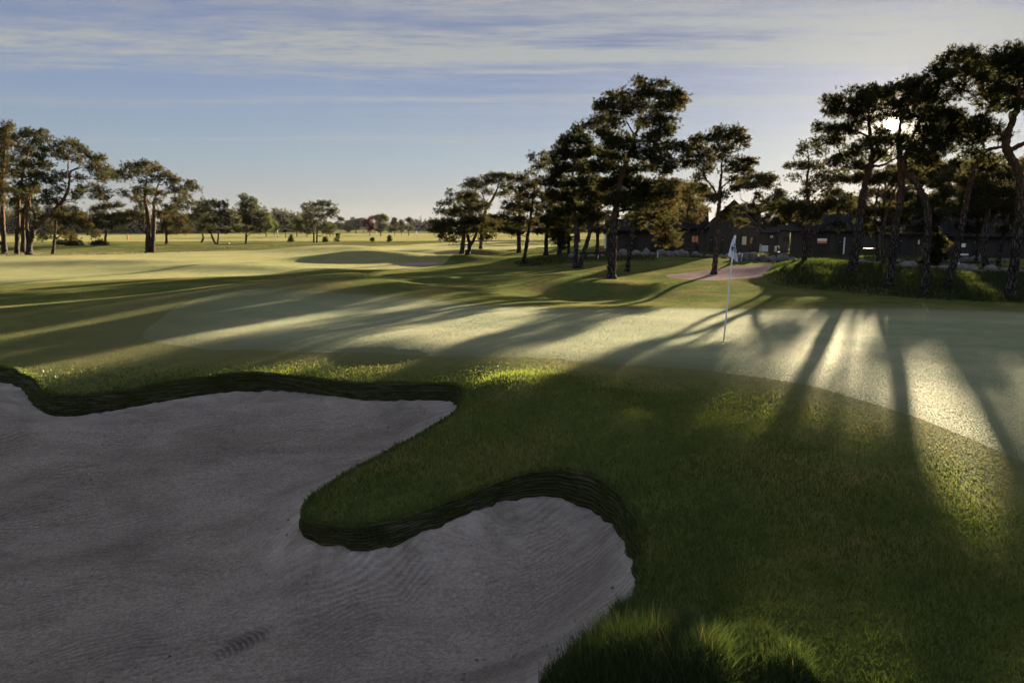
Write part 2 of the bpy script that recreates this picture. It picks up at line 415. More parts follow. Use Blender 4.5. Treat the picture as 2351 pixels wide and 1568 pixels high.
# ---------------------------------------------------------------- ground materials
def turf(name, ca, cb, cc, dry, k=1.1, scale=55., trans=.35, sheen=.05, rough_scale=.35, mow=0., collar=None):
    """mown grass: every point's normal is the lean of a tiny blade, so low sun catches the blade sides"""
    m, nt = nmat(name); n = N(nt)
    P = n('ShaderNodeNewGeometry').outputs['Position']; G = n('ShaderNodeNewGeometry').outputs['Normal']
    big = n.noise(P, rough_scale, 4, .6); mid = n.noise(P, rough_scale*7, 3, .6); fine = n.noise(P, scale*1.3, 2, .6)
    col = n.mix(n.ramp(mid, [(.36, 0.), (.64, 1.)]), ca, cb)
    col = n.mix(n.ramp(big, [(.46, 0.), (.68, dry)]), col, cc)
    col = n.mix(n.ramp(fine, [(.3, 0.), (.75, .75)]), col, n.mix(1., col, (1.7, 1.6, 1.3), 'MULTIPLY'))
    if collar:
        cf = n.math('ADD', n('ShaderNodeAttribute', {'attribute_name': 'collar'}).outputs['Fac'], n.math('MULTIPLY', n.math('SUBTRACT', mid, .5), .25))
        col = n.mix(n.ramp(cf, [(.12, 0.), (.9, .9)]), col, collar)
    if mow:
        w = n.math('SINE', n.math('MULTIPLY', n.vmath('DOT_PRODUCT', P, (.30, .95, 0)), 3.6))
        col = n.mix(n.math('MULTIPLY', n.math('ADD', w, 1.), mow), col, n.mix(1., col, (1.25, 1.22, 1.2), 'MULTIPLY'))
    nz = n('ShaderNodeTexNoise', {'noise_dimensions': '3D'}, Vector=P, Scale=scale, Detail=3., Roughness=.75).outputs[1]
    j = n.vmath('SCALE', n.vmath('SUBTRACT', nz, (.5, .5, .5)), k*5.4)
    nn = n.vmath('NORMALIZE', n.vmath('ADD', G, j))
    d = n('ShaderNodeBsdfDiffuse', Color=col, Normal=nn)
    t = n('ShaderNodeBsdfTranslucent', Color=n.mix(1., col, (1.15, 1.1, .6), 'MULTIPLY'), Normal=nn)
    s1 = n('ShaderNodeMixShader', _0=trans, _1=d, _2=t)
    g = n('ShaderNodeBsdfGlossy', Color=(.8, .8, .72), Roughness=.7, Normal=nn)
    n('ShaderNodeOutputMaterial', Surface=n('ShaderNodeMixShader', _0=sheen, _1=s1, _2=g))
    return m
M = {}
M['green'] = turf('putting_turf', (.150,.174,.102), (.186,.200,.124), (.27,.25,.165), .6, 1.1, 70., .25, .042, .25, .25, (.125,.135,.058))
M['fair'] = turf('fairway_turf', (.15,.165,.062), (.19,.19,.075), (.28,.23,.10), .6, 1.0, 45., .25, .04, .12)
M['range'] = turf('meadow_turf', (.15,.16,.055), (.20,.19,.075), (.27,.22,.09), .6, 1.0, 30., .25, .02, .06)
M['rough'] = turf('rough_turf', (.058,.078,.022), (.085,.10,.028), (.17,.135,.055), .7, 1.1, 60., .3, .008, .5, 0., (.155,.15,.066))

def sandmat(name, base, dark, bumpd=.012, edge=None):
    m, nt = nmat(name); n = N(nt)
    P = n('ShaderNodeNewGeometry').outputs['Position']
    sx = n.mapping(P, (1.0, 5.5, 1.), (0, 0, .5))
    rake = n.noise(sx, 3.2, 6, .7); big = n.noise(P, .8, 4, .6); grain = n.noise(P, 34., 6, .85); lump = n.noise(P, 22., 5, .72)
    col = n.mix(n.ramp(big, [(.35, 0.), (.65, 1.)]), base, dark)
    col = n.mix(n.ramp(lump, [(.44, 0.), (.66, .6)]), col, n.mix(1., col, (.62, .6, .58), 'MULTIPLY'))
    col = n.mix(n.ramp(grain, [(.42, 0.), (.58, 1.)]), col, n.mix(1., col, (.62, .62, .62), 'MULTIPLY'))
    col = n.mix(n.ramp(n.noise(P, 260., 2, .6), [(.68, 0.), (.76, .7)]), col, (.45, .43, .42))
    fine = n.noise(n.mapping(P, (5, 34., 1.), (0, 0, .5)), 1., 4, .7)
    col = n.mix(n.ramp(fine, [(.36, .4), (.5, 0.)]), col, n.mix(1., col, (.7, .69, .68), 'MULTIPLY'))
    if edge:
        ef = n('ShaderNodeAttribute', {'attribute_name': 'edge'}).outputs['Fac']
        col = n.mix(n.math('MULTIPLY', ef, n.ramp(n.noise(P, 3.5, 4, .6), [(.35, .2), (.62, 1.)])), col, edge)
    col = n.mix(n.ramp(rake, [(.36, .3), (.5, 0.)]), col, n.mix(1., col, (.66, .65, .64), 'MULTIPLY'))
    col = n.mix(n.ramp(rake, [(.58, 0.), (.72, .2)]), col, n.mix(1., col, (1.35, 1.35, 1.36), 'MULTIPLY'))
    h = n.math('ADD', n.math('MULTIPLY', rake, 1.0), n.math('ADD', n.math('MULTIPLY', lump, .55), n.math('MULTIPLY', grain, .16)))
    if edge:
        ph = n.math('ADD', n.math('MULTIPLY', n.vmath('DOT_PRODUCT', P, (-.52, .85, 0)), 95.), n.math('MULTIPLY', n.noise(P, .9, 2, .5), 60.))
        pm = n.ramp(n.noise(P, 1.1, 3, .6), [(.44, 0.), (.6, 1.)])
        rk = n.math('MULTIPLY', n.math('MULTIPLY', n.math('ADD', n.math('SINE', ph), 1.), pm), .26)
        col = n.mix(rk, col, n.mix(1., col, (.55, .55, .55), 'MULTIPLY'))  # groove shade along the rake lines darkened into the sand colour
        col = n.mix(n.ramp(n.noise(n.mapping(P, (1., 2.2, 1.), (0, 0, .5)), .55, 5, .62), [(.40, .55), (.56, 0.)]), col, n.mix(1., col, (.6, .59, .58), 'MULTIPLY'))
    if edge:                                              # ribbed shoe print in the near sand, groove shade painted into the colour
        fp = at_z(560, 1472, -1.2); q = n.vmath('SUBTRACT', P, (fp[0], fp[1], fp[2])); qs = n('ShaderNodeSeparateXYZ', Vector=n.mapping(q, (1, 1, 1), (0, 0, -.75))).outputs
        rr = n.math('ADD', n.math('MULTIPLY', n.math('MULTIPLY', qs[0], qs[0]), 10.), n.math('MULTIPLY', n.math('MULTIPLY', qs[1], qs[1]), 45.))
        ring = n.math('SINE', n.math('MULTIPLY', n.math('ADD', qs[0], n.math('MULTIPLY', n.math('MULTIPLY', qs[1], qs[1]), 2.2)), 130.))
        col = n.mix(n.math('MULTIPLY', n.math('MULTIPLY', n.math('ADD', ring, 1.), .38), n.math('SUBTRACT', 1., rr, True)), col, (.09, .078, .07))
        h = n.math('ADD', h, n.math('MULTIPLY', ring, n.math('MULTIPLY', n.math('SUBTRACT', 1., rr, True), .55)))
    b = n('ShaderNodeBump', Strength=1., Distance=bumpd*5, Height=h)
    n('ShaderNodeOutputMaterial', Surface=n('ShaderNodeBsdfDiffuse', Color=col, Roughness=.6, Normal=b))
    return m
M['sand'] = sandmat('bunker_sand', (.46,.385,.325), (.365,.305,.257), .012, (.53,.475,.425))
M['path'] = sandmat('path_gravel', (.50,.37,.33), (.40,.29,.255), .01)

gm, gv = sub_mesh('ground', 0); g_ = tag(obj('ground', gm, M['rough']), kind='structure')
me, _ = sub_mesh('putting_green', 1); tag(obj('putting_green', me, M['green']), kind='structure')
me, _ = sub_mesh('fairway', 2); tag(obj('fairway', me, M['fair']), kind='structure')
me, _ = sub_mesh('meadow', 3); tag(obj('meadow', me, M['range']), kind='structure')
me, _ = sub_mesh('path', 4); tag(obj('path', me, M['path']), kind='structure')
me, _ = sub_mesh('sand_hollow', 5); tag(obj('sand_hollow', me, M['path']), kind='structure')

# ---------------------------------------------------------------- bunker: sand floor and stacked-turf face
SI = [(at_z(u, v, z)) for u, v, z in [(300,1100,-1.02),(600,1020,-.85),(800,985,-.72),(200,1300,-1.2),(300,1500,-1.22),(900,1450,-1.12),(600,1330,-1.1),(500,1200,-1.08),
      (650,1280,-.98),(1100,1350,-1.0),(1200,1480,-.98),(1300,1400,-.8),(1370,1300,-.72),(1150,1220,-.86),(950,1010,-.62),(100,1060,-.9),(60,960,-.62),(700,1100,-.86),(1000,1560,-1.08),(950,1330,-1.03)]]
SP = np.array([tuple(p) for p in SND[::3]]+SI+[(-5,5,-1.25),(-8,6,-1.1),(-8,9,-.95),(-3,3.5,-1.15),(-10,8,-.75)])
WS = tps_fit(SP, .04)
gx, gy = np.meshgrid(np.arange(-12.2, 3.2, .05), np.arange(1.2, 12.7, .05)); gx = gx.ravel(); gy = gy.ravel()
gx = gx+RNG.normal(0, .008, gx.shape); gy = gy+RNG.normal(0, .008, gy.shape)
mk = inside(SND, gx, gy); gx, gy = gx[mk], gy[mk]
mk = near_dist(SND, gx, gy) > .05; gx, gy = gx[mk], gy[mk]
sv = [Vector((a, b)) for a, b in zip(gx, gy)]; b0 = len(sv); sv += [Vector((p[0], p[1])) for p in SND]
cv, ce, cf, ov, oe, of = geometry.delaunay_2d_cdt(sv, [(b0+i, b0+(i+1) % len(SND)) for i in range(len(SND))], [], 1, 1e-6)
V2 = np.array([(p.x, p.y) for p in cv]); F2 = np.array([tuple(f) for f in cf if len(f) == 3])
Z2 = tps_eval(SP, WS, V2[:, 0], V2[:, 1])
dd = near_dist(SND[::2], V2[:, 0], V2[:, 1])
Z2 += (vnoise(V2[:, 0]*3, V2[:, 1]*3)*.025+vnoise(V2[:, 0]*7+4, V2[:, 1]*7)*.014+vnoise(V2[:, 0]*1.2-V2[:, 1]*.7, V2[:, 1]*.5+V2[:, 0]*.2)*.05)*np.clip(dd*2.5, 0, 1)
rx_, ry_ = V2[:, 0]*.88+V2[:, 1]*.48, -V2[:, 0]*.48+V2[:, 1]*.88
Z2 += (vnoise(rx_*1.1, ry_*4.5)*.016+vnoise(rx_*2.5+9, ry_*9+3)*.010+vnoise(V2[:, 0]*13, V2[:, 1]*13)*.014+vnoise(V2[:, 0]*5, V2[:, 1]*5)*.02)*np.clip(dd*4, 0, 1)
for i, o_ in enumerate(ov):
    for k in o_:
        if k >= b0: Z2[i] = SND[k-b0, 2]
c2 = V2[F2].mean(1); F2 = F2[inside(SND, c2[:, 0], c2[:, 1])]
sme = np_mesh('bunker_sand', np.column_stack([V2, Z2]), F2, True); add_attr(sme, 'edge', np.exp(-dd/.28))
tag(obj('bunker_sand', sme, M['sand']), kind='structure')

# clods, pebbles and crumbs of turf lying on the sand
rc = np.random.default_rng(31); ci = rc.integers(0, len(V2), 9000); pc = vnoise(V2[ci, 0]*.9+4, V2[ci, 1]*.9)+.7*vnoise(V2[ci, 0]*2.3, V2[ci, 1]*2.3+7)
ci = ci[pc+rc.normal(0, .12, len(ci)) > .2]; ci = ci[(V2[ci, 1] < 12) & (V2[ci, 0] > -9)]
cz = np.column_stack([V2[ci]+rc.normal(0, .03, (len(ci), 2)), Z2[ci]+.002]); sz = .005+.016*rc.random(len(ci))**3
octv = np.array([(1,0,0),(0,1,0),(-1,0,0),(0,-1,0),(0,0,.8),(0,0,-.8)]); octf = np.array([(0,1,4),(1,2,4),(2,3,4),(3,0,4),(1,0,5),(2,1,5),(3,2,5),(0,3,5)])
CV = (octv[None]*(.6+.8*rc.random((len(ci), 6, 1)))*sz[:, None, None]+cz[:, None]).reshape(-1, 3); CF = (octf[None]+np.arange(len(ci))[:, None, None]*6).reshape(-1, 3)
tag(obj('sand_clods', np_mesh('sand_clods', CV, CF, True), M['sand']), kind='stuff')

ROWS = 8
nrm = np.roll(LIP[:, :2], -1, 0)-np.roll(LIP[:, :2], 1, 0); nrm /= np.linalg.norm(nrm, axis=1)[:, None]+1e-9
nrm = np.stack([-nrm[:, 1], nrm[:, 0]], 1)
area = np.sum(LIP[:, 0]*np.roll(LIP[:, 1], -1)-np.roll(LIP[:, 0], -1)*LIP[:, 1])
if area < 0: nrm = -nrm                                   # now points into the bunker
rows = []; ii = np.arange(len(LIP))
for k in range(ROWS):
    for e, (f, push) in enumerate(((k/ROWS, .012), ((k+.72)/ROWS, .016), ((k+.8)/ROWS, -.012))):
        p = LIP*(1-f)+SND*f
        hgt = np.clip((LIP[:, 2]-SND[:, 2])/.25, 0, 1)
        off = (push+vnoise(ii*.16, np.full(len(ii), k*5.3))*.012)*hgt*(0 if (k == 0 and e == 0) else 1)
        p = p.copy(); p[:, :2] += nrm*off[:, None]; p[:, 2] += vnoise(ii*.12, np.full(len(ii), k*3.1))*.006*hgt*(0 if (k == 0 and e == 0) else 1)
        rows.append(p)
bot = SND.copy(); bot[:, 2] -= .12; rows.append(SND.copy()); rows.append(bot)
nr = len(rows); nl = len(LIP); VV = np.concatenate(rows)
a = np.arange(nl); b = (a+1) % nl
FF = np.concatenate([np.stack([r*nl+a, r*nl+b, (r+1)*nl+b, (r+1)*nl+a], 1) for r in range(nr-1)])
if area > 0: FF = FF[:, ::-1]
mface, nt = nmat('stacked_turf'); n = N(nt)
P = n('ShaderNodeNewGeometry').outputs['Position']
ns = n.noise(n.mapping(P, (6, 6, 55)), 1., 4, .65)
col = n.mix(n.ramp(ns, [(.35, 0.), (.65, 1.)]), (.024,.028,.011), (.060,.066,.027))
col = n.mix(n.ramp(n.noise(n.mapping(P, (2, 2, 30)), 1., 3, .7), [(.52, 0.), (.66, .55)]), col, (.15,.135,.11))
bp = n('ShaderNodeBump', Strength=1., Distance=.015, Height=n.noise(P, 60, 4, .7))
n('ShaderNodeOutputMaterial', Surface=n('ShaderNodeBsdfDiffuse', Color=col, Normal=bp))
tag(obj('bunker_face', np_mesh('bunker_face', VV, FF), mface), 'dark stacked turf face curving round the grey sand bunkers', 'bunker face')
# ---------------------------------------------------------------- tree materials and builder
def needle_mat(name, ca, cb, trans):
    m, nt = nmat(name); n = N(nt)
    t = n('ShaderNodeAttribute', {'attribute_name': 'tint'}).outputs['Fac']
    col = n.mix(t, ca, cb)
    d = n('ShaderNodeBsdfDiffuse', Color=col)
    tr = n('ShaderNodeBsdfTranslucent', Color=n.mix(1., col, trans, 'MULTIPLY'))
    n('ShaderNodeOutputMaterial', Surface=n('ShaderNodeMixShader', _0=.38, _1=d, _2=tr))
    return m
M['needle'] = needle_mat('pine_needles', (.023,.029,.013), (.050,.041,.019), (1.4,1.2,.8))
M['needle_far'] = needle_mat('pine_needles_far', (.028,.036,.019), (.056,.052,.029), (1.4,1.25,.9))  # paler, greyer needles: aerial haze is put into the colour
M['leaf'] = needle_mat('leaves', (.06,.07,.03), (.115,.12,.055), (1.3,1.35,.8))
M['leaf_red'] = needle_mat('copper_leaves', (.045,.018,.016), (.085,.035,.028), (1.5,1.0,.9))
def bark(name, ca, cb, cc, zlo=2., zhi=5.):
    m, nt = nmat(name); n = N(nt)
    P = n('ShaderNodeTexCoord').outputs['Object']
    v = n('ShaderNodeTexVoronoi', {'feature': 'DISTANCE_TO_EDGE'}, Vector=n.mapping(n.vmath('ADD', P, n.vmath('SCALE', n('ShaderNodeTexNoise', Vector=P, Scale=5., Detail=2.).outputs[1], .12)), (9, 9, 1.7)), Scale=1.7).outputs[0]
    f = n.ramp(v, [(.02, 0.), (.22, 1.)])
    ns = n.noise(P, 22, 4, .65)
    col = n.mix(f, ca, n.mix(ns, cb, cc))
    z = n('ShaderNodeSeparateXYZ', Vector=P).outputs[2]
    up = n.math('MULTIPLY', n.math('SUBTRACT', z, zlo), 1/(zhi-zlo), True)
    col = n.mix(n.math('MULTIPLY', up, .7), col, n.mix(ns, (.13,.07,.04), (.22,.12,.065)))   # Scots pine bark turns fox-red higher up
    b = n('ShaderNodeBump', Strength=1., Distance=.09, Height=n.math('ADD', f, n.math('MULTIPLY', ns, .5)))
    n('ShaderNodeOutputMaterial', Surface=n('ShaderNodeBsdfDiffuse', Color=col, Normal=b))
    return m
M['bark'] = bark('pine_bark', (.024,.020,.019), (.085,.074,.070), (.145,.127,.12))
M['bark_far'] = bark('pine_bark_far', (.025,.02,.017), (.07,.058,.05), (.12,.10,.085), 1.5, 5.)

def foliage(pads, rng, tuft=.15, per=13, dens=1., width=.011, up=.45, sub=.22, tint=(.25, .25)):
    """needle tufts on shoots: pads are (centre, rx, ry, rz); returns an (m,3,3) array of needle blades, tints and the shoot tips"""
    C_, D_, T_, tips = [], [], [], []
    for (c, rx, ry, rz) in pads:
        c = np.array(c); vol = rx*ry*rz; area_ = (rx*ry+rx*rz+ry*rz)
        ks = max(6, int(area_/(sub*sub)*1.4))
        s = rng.normal(0, 1, (ks, 3)); s /= np.linalg.norm(s, axis=1)[:, None]
        rr = rng.random(ks)**.45
        s *= rr[:, None]; s[:, 2] = np.where(s[:, 2] < -.35, s[:, 2]*.6, s[:, 2])
        sc = s*np.array([rx, ry, rz])
        tips.append((c, c+sc))
        nt_ = max(4, int(dens*6.5*(sub/tuft)**2*.85))
        off = rng.normal(0, 1, (ks, nt_, 3))*np.array([sub*.55, sub*.55, sub*.38])
        p = (sc[:, None]+off).reshape(-1, 3)
        out = (p/np.array([rx, ry, rz])); out /= np.linalg.norm(out, axis=1)[:, None]+1e-6
        d = out*.55+rng.normal(0, .45, p.shape)+np.array([0, 0, up]); d /= np.linalg.norm(d, axis=1)[:, None]
        t = np.clip(tint[0]+rng.normal(0, tint[1])*.5+np.repeat(rng.normal(0, tint[1], ks), nt_)*.7+rng.normal(0, .1, len(p)), 0, 1)
        C_.append(c+p); D_.append(d); T_.append(t)
    P = np.concatenate(C_); D = np.concatenate(D_); T = np.concatenate(T_); n_ = len(P)
    s = rng.random((n_, per))*tuft*.55
    nd = D[:, None]*.8+rng.normal(0, .62, (n_, per, 3)); nd /= np.linalg.norm(nd, axis=2)[:, :, None]
    L = tuft*(.55+.5*rng.random((n_, per)))
    base = P[:, None]+D[:, None]*s[:, :, None]
    side = np.cross(nd, rng.normal(0, 1, nd.shape)); side /= np.linalg.norm(side, axis=2)[:, :, None]+1e-9
    w = width*(.7+.6*rng.random((n_, per)))[:, :, None]
    mid = base+nd*L[:, :, None]*.45
    tri = np.stack([base, mid+side*w, base+nd*L[:, :, None], mid-side*w], 2).reshape(-1, 4, 3)
    return tri, np.repeat(T, per*4), tips
def foliage_mesh(name, tri, tint):
    me = np_mesh(name, tri.reshape(-1, 3), np.arange(len(tri)*4).reshape(-1, 4)); add_attr(me, 'tint', tint)
    return me

def grow(trunks, pads, rng, rbase=.02, scale=1.):
    """limbs that reach every pad from the stems; returns chains [(points, radii, root id)]"""
    nodes = []                                           # pos, parent chain, root chain
    for P, R in trunks:
        k0 = len(P)//4
        for i in range(k0, len(P)): nodes.append([P[i], -1, -1, R[i]])
    order = sorted(range(len(pads)), key=lambda i: min(np.linalg.norm(np.array(pads[i][0])-n_[0]) for n_ in nodes))
    chains = []; child = {}
    for i in order:
        c = np.array(pads[i][0]); NP = np.array([n_[0] for n_ in nodes])
        d = c-NP; h = np.hypot(d[:, 0], d[:, 1]); cost = np.linalg.norm(d, axis=1)+np.maximum(0, h*.25-d[:, 2])*1.1
        cost = cost+np.array([.18*scale if n_[1] >= 0 else 0 for n_ in nodes])
        b = int(np.argmin(cost)); a = nodes[b][0]; L = np.linalg.norm(c-a)
        if L < .05: continue
        ci = len(chains); par = nodes[b][1]; root = nodes[b][2] if par >= 0 else ci
        m1 = a+(c-a)*.35+np.array([0, 0, -.04*L])+rng.normal(0, .05, 3)*L
        m2 = a+(c-a)*.7+np.array([0, 0, .02*L])+rng.normal(0, .05, 3)*L
        pts_ = catmull([a, m1, m2, c], 3)
        chains.append([pts_, par, root, nodes[b][3]])
        for p in pts_[2:]: nodes.append([p, ci, root, .03])
    cnt = [1]*len(chains)
    for i in range(len(chains)-1, -1, -1):
        if chains[i][1] >= 0: cnt[chains[i][1]] += cnt[i]
    out = []
    for (p, par, root, rmax), k in zip(chains, cnt):
        r0 = min(rbase*k**.5, max(.012, rmax*.8)); out.append((p, np.linspace(r0, rbase*.55, len(p)), root))
    return out

def make_tree(name, label, Y, base, trunks_px, pads_px, xf, seed, group=None, depth=.8, near=False, cat='pine tree',
              dens=1.1, tuft=.14, per=15, width=.0105, mat='needle', bmat='bark', rbase=.022, sub=.22, tint=(.25, .25), base_xyz=None, twigs=True, up=.45, dY=0.):
    """trunks_px: list of [(u,v,width_px)...]; pads_px: (u,v,ru,rv) in the survey frame; xf maps survey frame to 2351 frame; Y: distance"""
    rng = np.random.default_rng(seed)
    ox, oy, k = xf
    D = lambda u, v: (ox+u/k, oy+v/k)
    u, v = D(*base); r = ray(u, v); X0 = r[0]/r[1]*Y; Z0 = zt(X0, Y); vz = at_y(u, v, Y)[2]
    org = np.array([X0, Y, Z0]); m_px = Y/FPX/k          # metres per survey pixel
    root = thing(name, label, cat, tuple(org), 0, group)
    dz = Z0-vz
    def W(u, v, dy=0.):
        uu, vv = D(u, v); p = np.array(at_y(uu, vv, Y+dy)); p[2] += dz*max(0, 1-(p[2]-vz)/3.); return p-org
    T = []; tb = MB()
    for tr in trunks_px:
        tw = rng.normal(0, .15)
        P = [W(a, b, (tr[0][1]-b)*m_px*.10*tw*3) for a, b, w in tr]; R = [w*m_px*.43 for a, b, w in tr]
        if tr is trunks_px[0] or abs(tr[0][1]-base[1]) < 25:
            P = [P[0]+np.array([0, 0, -.35]), P[0]+np.array([0, 0, .02])]+P[1:]; R = [R[0]*1.45, R[0]*1.22]+R[1:]
            P.insert(2, P[1]*.75+P[2]*.25); R.insert(2, R[1]*.62+R[2]*.25)
        pts_ = catmull(P, 6); ir = np.interp(np.linspace(0, 1, len(pts_)), np.linspace(0, 1, len(R)), R)
        T.append((pts_, ir))
        ir = ir*(1+.08*rng.normal(0, 1, len(ir)))
        tb.tube([p+rng.normal(0, .012, 3) for p in pts_], ir, 12 if near else 8)
    hw = .5*(max(p[0] for p in pads_px)-min(p[0] for p in pads_px))*m_px
    pads = []; fat = 1.2 if seed in (130, 131, 132) else 1.04
    pads_px = [(a, b, ru*fat, rv*fat) for a, b, ru, rv in pads_px]
    for (a, b, ru, rv) in pads_px:
        # the crown is round in plan: pads near the rim stay near the stem's plane, inner ones spread in depth
        uc = np.mean([p[0] for p in pads_px]); fr = min(1., abs(a-uc)*m_px/(hw+1e-6))
        dy = rng.uniform(-1, 1)*hw*depth*math.sqrt(max(.08, 1-fr*fr))+dY
        pads.append((W(a, b, dy), ru*m_px, ru*m_px*rng.uniform(.8, 1.15), rv*m_px))
    ch = grow(T, pads, rng, rbase)
    tri, tint_, tips = foliage(pads, rng, tuft, per, dens, width, up, sub, tint)
    roots = {}
    for p, rr, rt in ch:
        mb = roots.setdefault(rt, MB()) if near else tb
        mb.tube(p, rr, 7 if near else 5, cap=False)
    if twigs:
        for (c, tp), pd in zip(tips, pads):
            mb = tb
            if near:
                best = min(ch, key=lambda q: np.linalg.norm(q[0][-1]-c)) if ch else None
                mb = roots[best[2]] if best else tb
            for q in tp[rng.random(len(tp)) < .6]:
                mid = c+(q-c)*.5+rng.normal(0, .04, 3)
                mb.tube([c, mid, q], [rbase*.5, rbase*.38, rbase*.18], 3, cap=False)
    to = tb.build('trunk', M[bmat], root, smooth=True)
    for mb in roots.values(): mb.build('limb', M[bmat], to, smooth=True)
    obj('crown', foliage_mesh('crown', tri, tint_), M[mat], root)
    return root
# ---------------------------------------------------------------- the pines, surveyed one by one
R5 = (1801, 95, 2.432); R3 = (948, 142, 2.902); R4 = (1517, 237, 3.519); R1 = (0, 237, 3.846); R2 = (398, 379, 3.758)
GR = 'pines on the mound behind the green'; GM = 'pines in the middle clump'; GL = 'pines at the left edge of the course'
NK = dict(near=True)
make_tree('pine_tree', 'leaning pine left of the low sun with tiered crown and thick dark trunk', 29.3, (375,1290),
 [[(375,1290,62),(400,1130,52),(425,950,46),(452,800,42),(475,700,36),(490,640,28),(480,540,22),(470,430,14),(480,330,8)],[(478,690,20),(530,650,16),(590,590,12),(620,560,8)],[(486,700,18),(550,690,14),(630,650,9)]],
 [(400,290,50,25),(470,280,45,28),(330,345,60,25),(420,340,70,35),(500,320,60,40),(560,300,50,35),(260,390,50,22),(340,400,70,28),(210,490,45,22),(290,500,70,25),(370,490,60,25),(230,560,55,20),(310,560,55,18),(440,430,60,30),(500,560,70,25),(420,600,70,22),(540,630,60,22),(340,650,70,20),(400,700,60,18),(280,680,50,18),(490,390,40,26),(552,420,26,14),(545,505,22,11),(240,330,30,18)],
 R5, 101, GR, **NK)
make_tree('pine_tree', 'straight pale-barked pine under the low sun, crown merging with its bent neighbour', 25.2, (582,1370),
 [[(582,1370,50),(605,1200,44),(625,1020,40),(645,880,40),(652,740,44),(645,650,36),(640,540,24),(655,420,16),(690,300,8)]],
 [(640,270,60,35),(700,240,60,35),(760,250,70,38),(570,290,40,28),(640,340,60,32),(720,330,70,45),(700,410,45,26),(580,350,40,25),(620,560,40,22),(540,560,40,20),(660,570,40,22),(648,405,26,14)],
 R5, 102, GR, **NK)
make_tree('pine_tree', 'crooked pale-barked pine bending left to meet its straight neighbour below the sun', 23.6, (778,1415),
 [[(778,1415,48),(792,1250,44),(800,1090,42),(800,960,42),(782,880,40),(740,800,38),(690,740,34),(668,690,30),(690,600,24),(730,500,18),(780,400,12),(820,300,8)]],
 [(820,260,60,38),(800,330,70,42),(870,320,50,35),(760,410,70,40),(840,420,70,40),(900,410,50,35),(940,440,45,30),(800,500,80,40),(880,520,70,35),(940,500,50,30),(780,580,80,40),(850,600,70,40),(900,590,50,35),(760,660,70,35),(840,680,60,35),(700,610,40,28),(960,420,30,22)],
 R5, 103, GR, **NK)
make_tree('pine_tree', 'slanting slender pine arching right into the tallest crown at the frame edge', 25.0, (905,1370),
 [[(905,1370,46),(955,1200,42),(990,1040,38),(1015,900,36),(1040,780,34),(1070,690,30),(1110,625,26),(1150,600,22),(1215,592,16)]],
 [(1020,500,60,26),(1080,470,60,26),(1150,480,60,26),(1000,560,50,25),(1080,540,60,22),(1190,540,50,22),(1060,625,40,18),(1120,660,40,18),(960,540,40,22)],
 R5, 104, GR, **NK)
make_tree('pine_tree', 'tallest pine at the right edge with kinked trunk and flat-topped crown', 22.6, (1252,1450),
 [[(1252,1450,66),(1275,1280,60),(1300,1100,58),(1315,940,52),(1315,800,48),(1290,690,50),(1240,610,52),(1240,540,46),(1270,450,40),(1300,370,28),(1310,260,16),(1300,150,8)],[(1255,610,34),(1320,580,28),(1400,540,20),(1450,480,12)]],
 [(840,180,40,26),(900,130,50,32),(950,80,50,32),(1020,90,60,35),(1090,110,60,40),(930,200,60,28),(1000,180,70,38),(1080,200,70,38),(1150,160,60,45),(1210,110,60,40),(1270,70,50,40),(1330,90,60,45),(1240,190,70,45),(1320,190,60,50),(1180,260,70,38),(1260,280,70,42),(1340,290,60,42),(1400,200,80,70),(1450,120,70,50),(1480,260,80,60),(1110,300,50,24),(1150,350,50,20),(1220,370,50,22),(1300,360,50,25),(1390,350,60,40),(1460,420,70,40),(960,270,40,22),(1100,440,30,14),(1380,60,60,40)],
 R5, 105, GR, **NK)
GB = 'pines between the mound and the wooden houses'
make_tree('pine_tree', 'thin young pine behind the straight trunk, low brown crown', 42, (525,1215), [[(525,1215,22),(518,1100,20),(505,980,18),(520,850,12),(550,760,6)]],
 [(540,760,44,22),(490,790,44,22),(430,745,44,22),(385,775,40,20),(590,740,40,22),(430,1000,44,20),(480,1045,44,18),(560,1005,44,20),(610,1045,40,18),(420,955,46,20),(500,960,46,20),(580,950,46,20)], R5, 106, GB)
make_tree('pine_tree', 'reddish young pine right beside the straight pale trunk', 38, (553,1250), [[(553,1250,24),(550,1120,22),(560,1000,20),(600,870,14),(640,780,7)]],
 [(640,760,50,26),(700,740,46,24),(745,790,40,22),(610,800,36,18),(680,1000,44,20),(740,1045,44,18),(800,1015,44,20),(660,950,46,20),(730,970,46,20),(800,955,46,20),(860,975,44,20)], R5, 107, GB)
make_tree('pine_tree', 'dense dark pine behind the roofs, filling the space behind the crooked pine', 68, (655,1200), [[(655,1200,26),(660,1080,24),(700,930,20),(760,830,12),(800,740,6)]],
 [(680,720,44,24),(760,705,44,24),(840,690,44,24),(765,640,40,20),(700,652,30,14),(830,642,30,14),(678,696,34,16),(722,706,36,18),(772,690,36,18),(640,726,36,18),(700,746,36,18),(760,746,36,18),(598,706,24,13),(720,780,60,40),(800,760,60,40),(860,800,60,40),(700,870,60,50),(760,920,80,50),(850,900,70,50),(920,760,70,45),(960,690,60,35),(900,850,60,40),(940,930,60,50),(680,980,60,40),(800,1010,80,40),(900,1010,60,40),(1000,830,50,40),(840,710,50,30)], R5, 108, GB)
make_tree('young_spruce', 'small dark bushy conifer in front of the far wooden house', 40, (855,1222), [[(855,1222,24),(855,1100,16),(850,1010,6)]],
 [(850,1030,26,30),(845,1090,40,35),(870,1120,40,32),(840,1160,48,30),(870,1180,40,25),(800,1205,50,18)], R5, 109, cat='conifer')
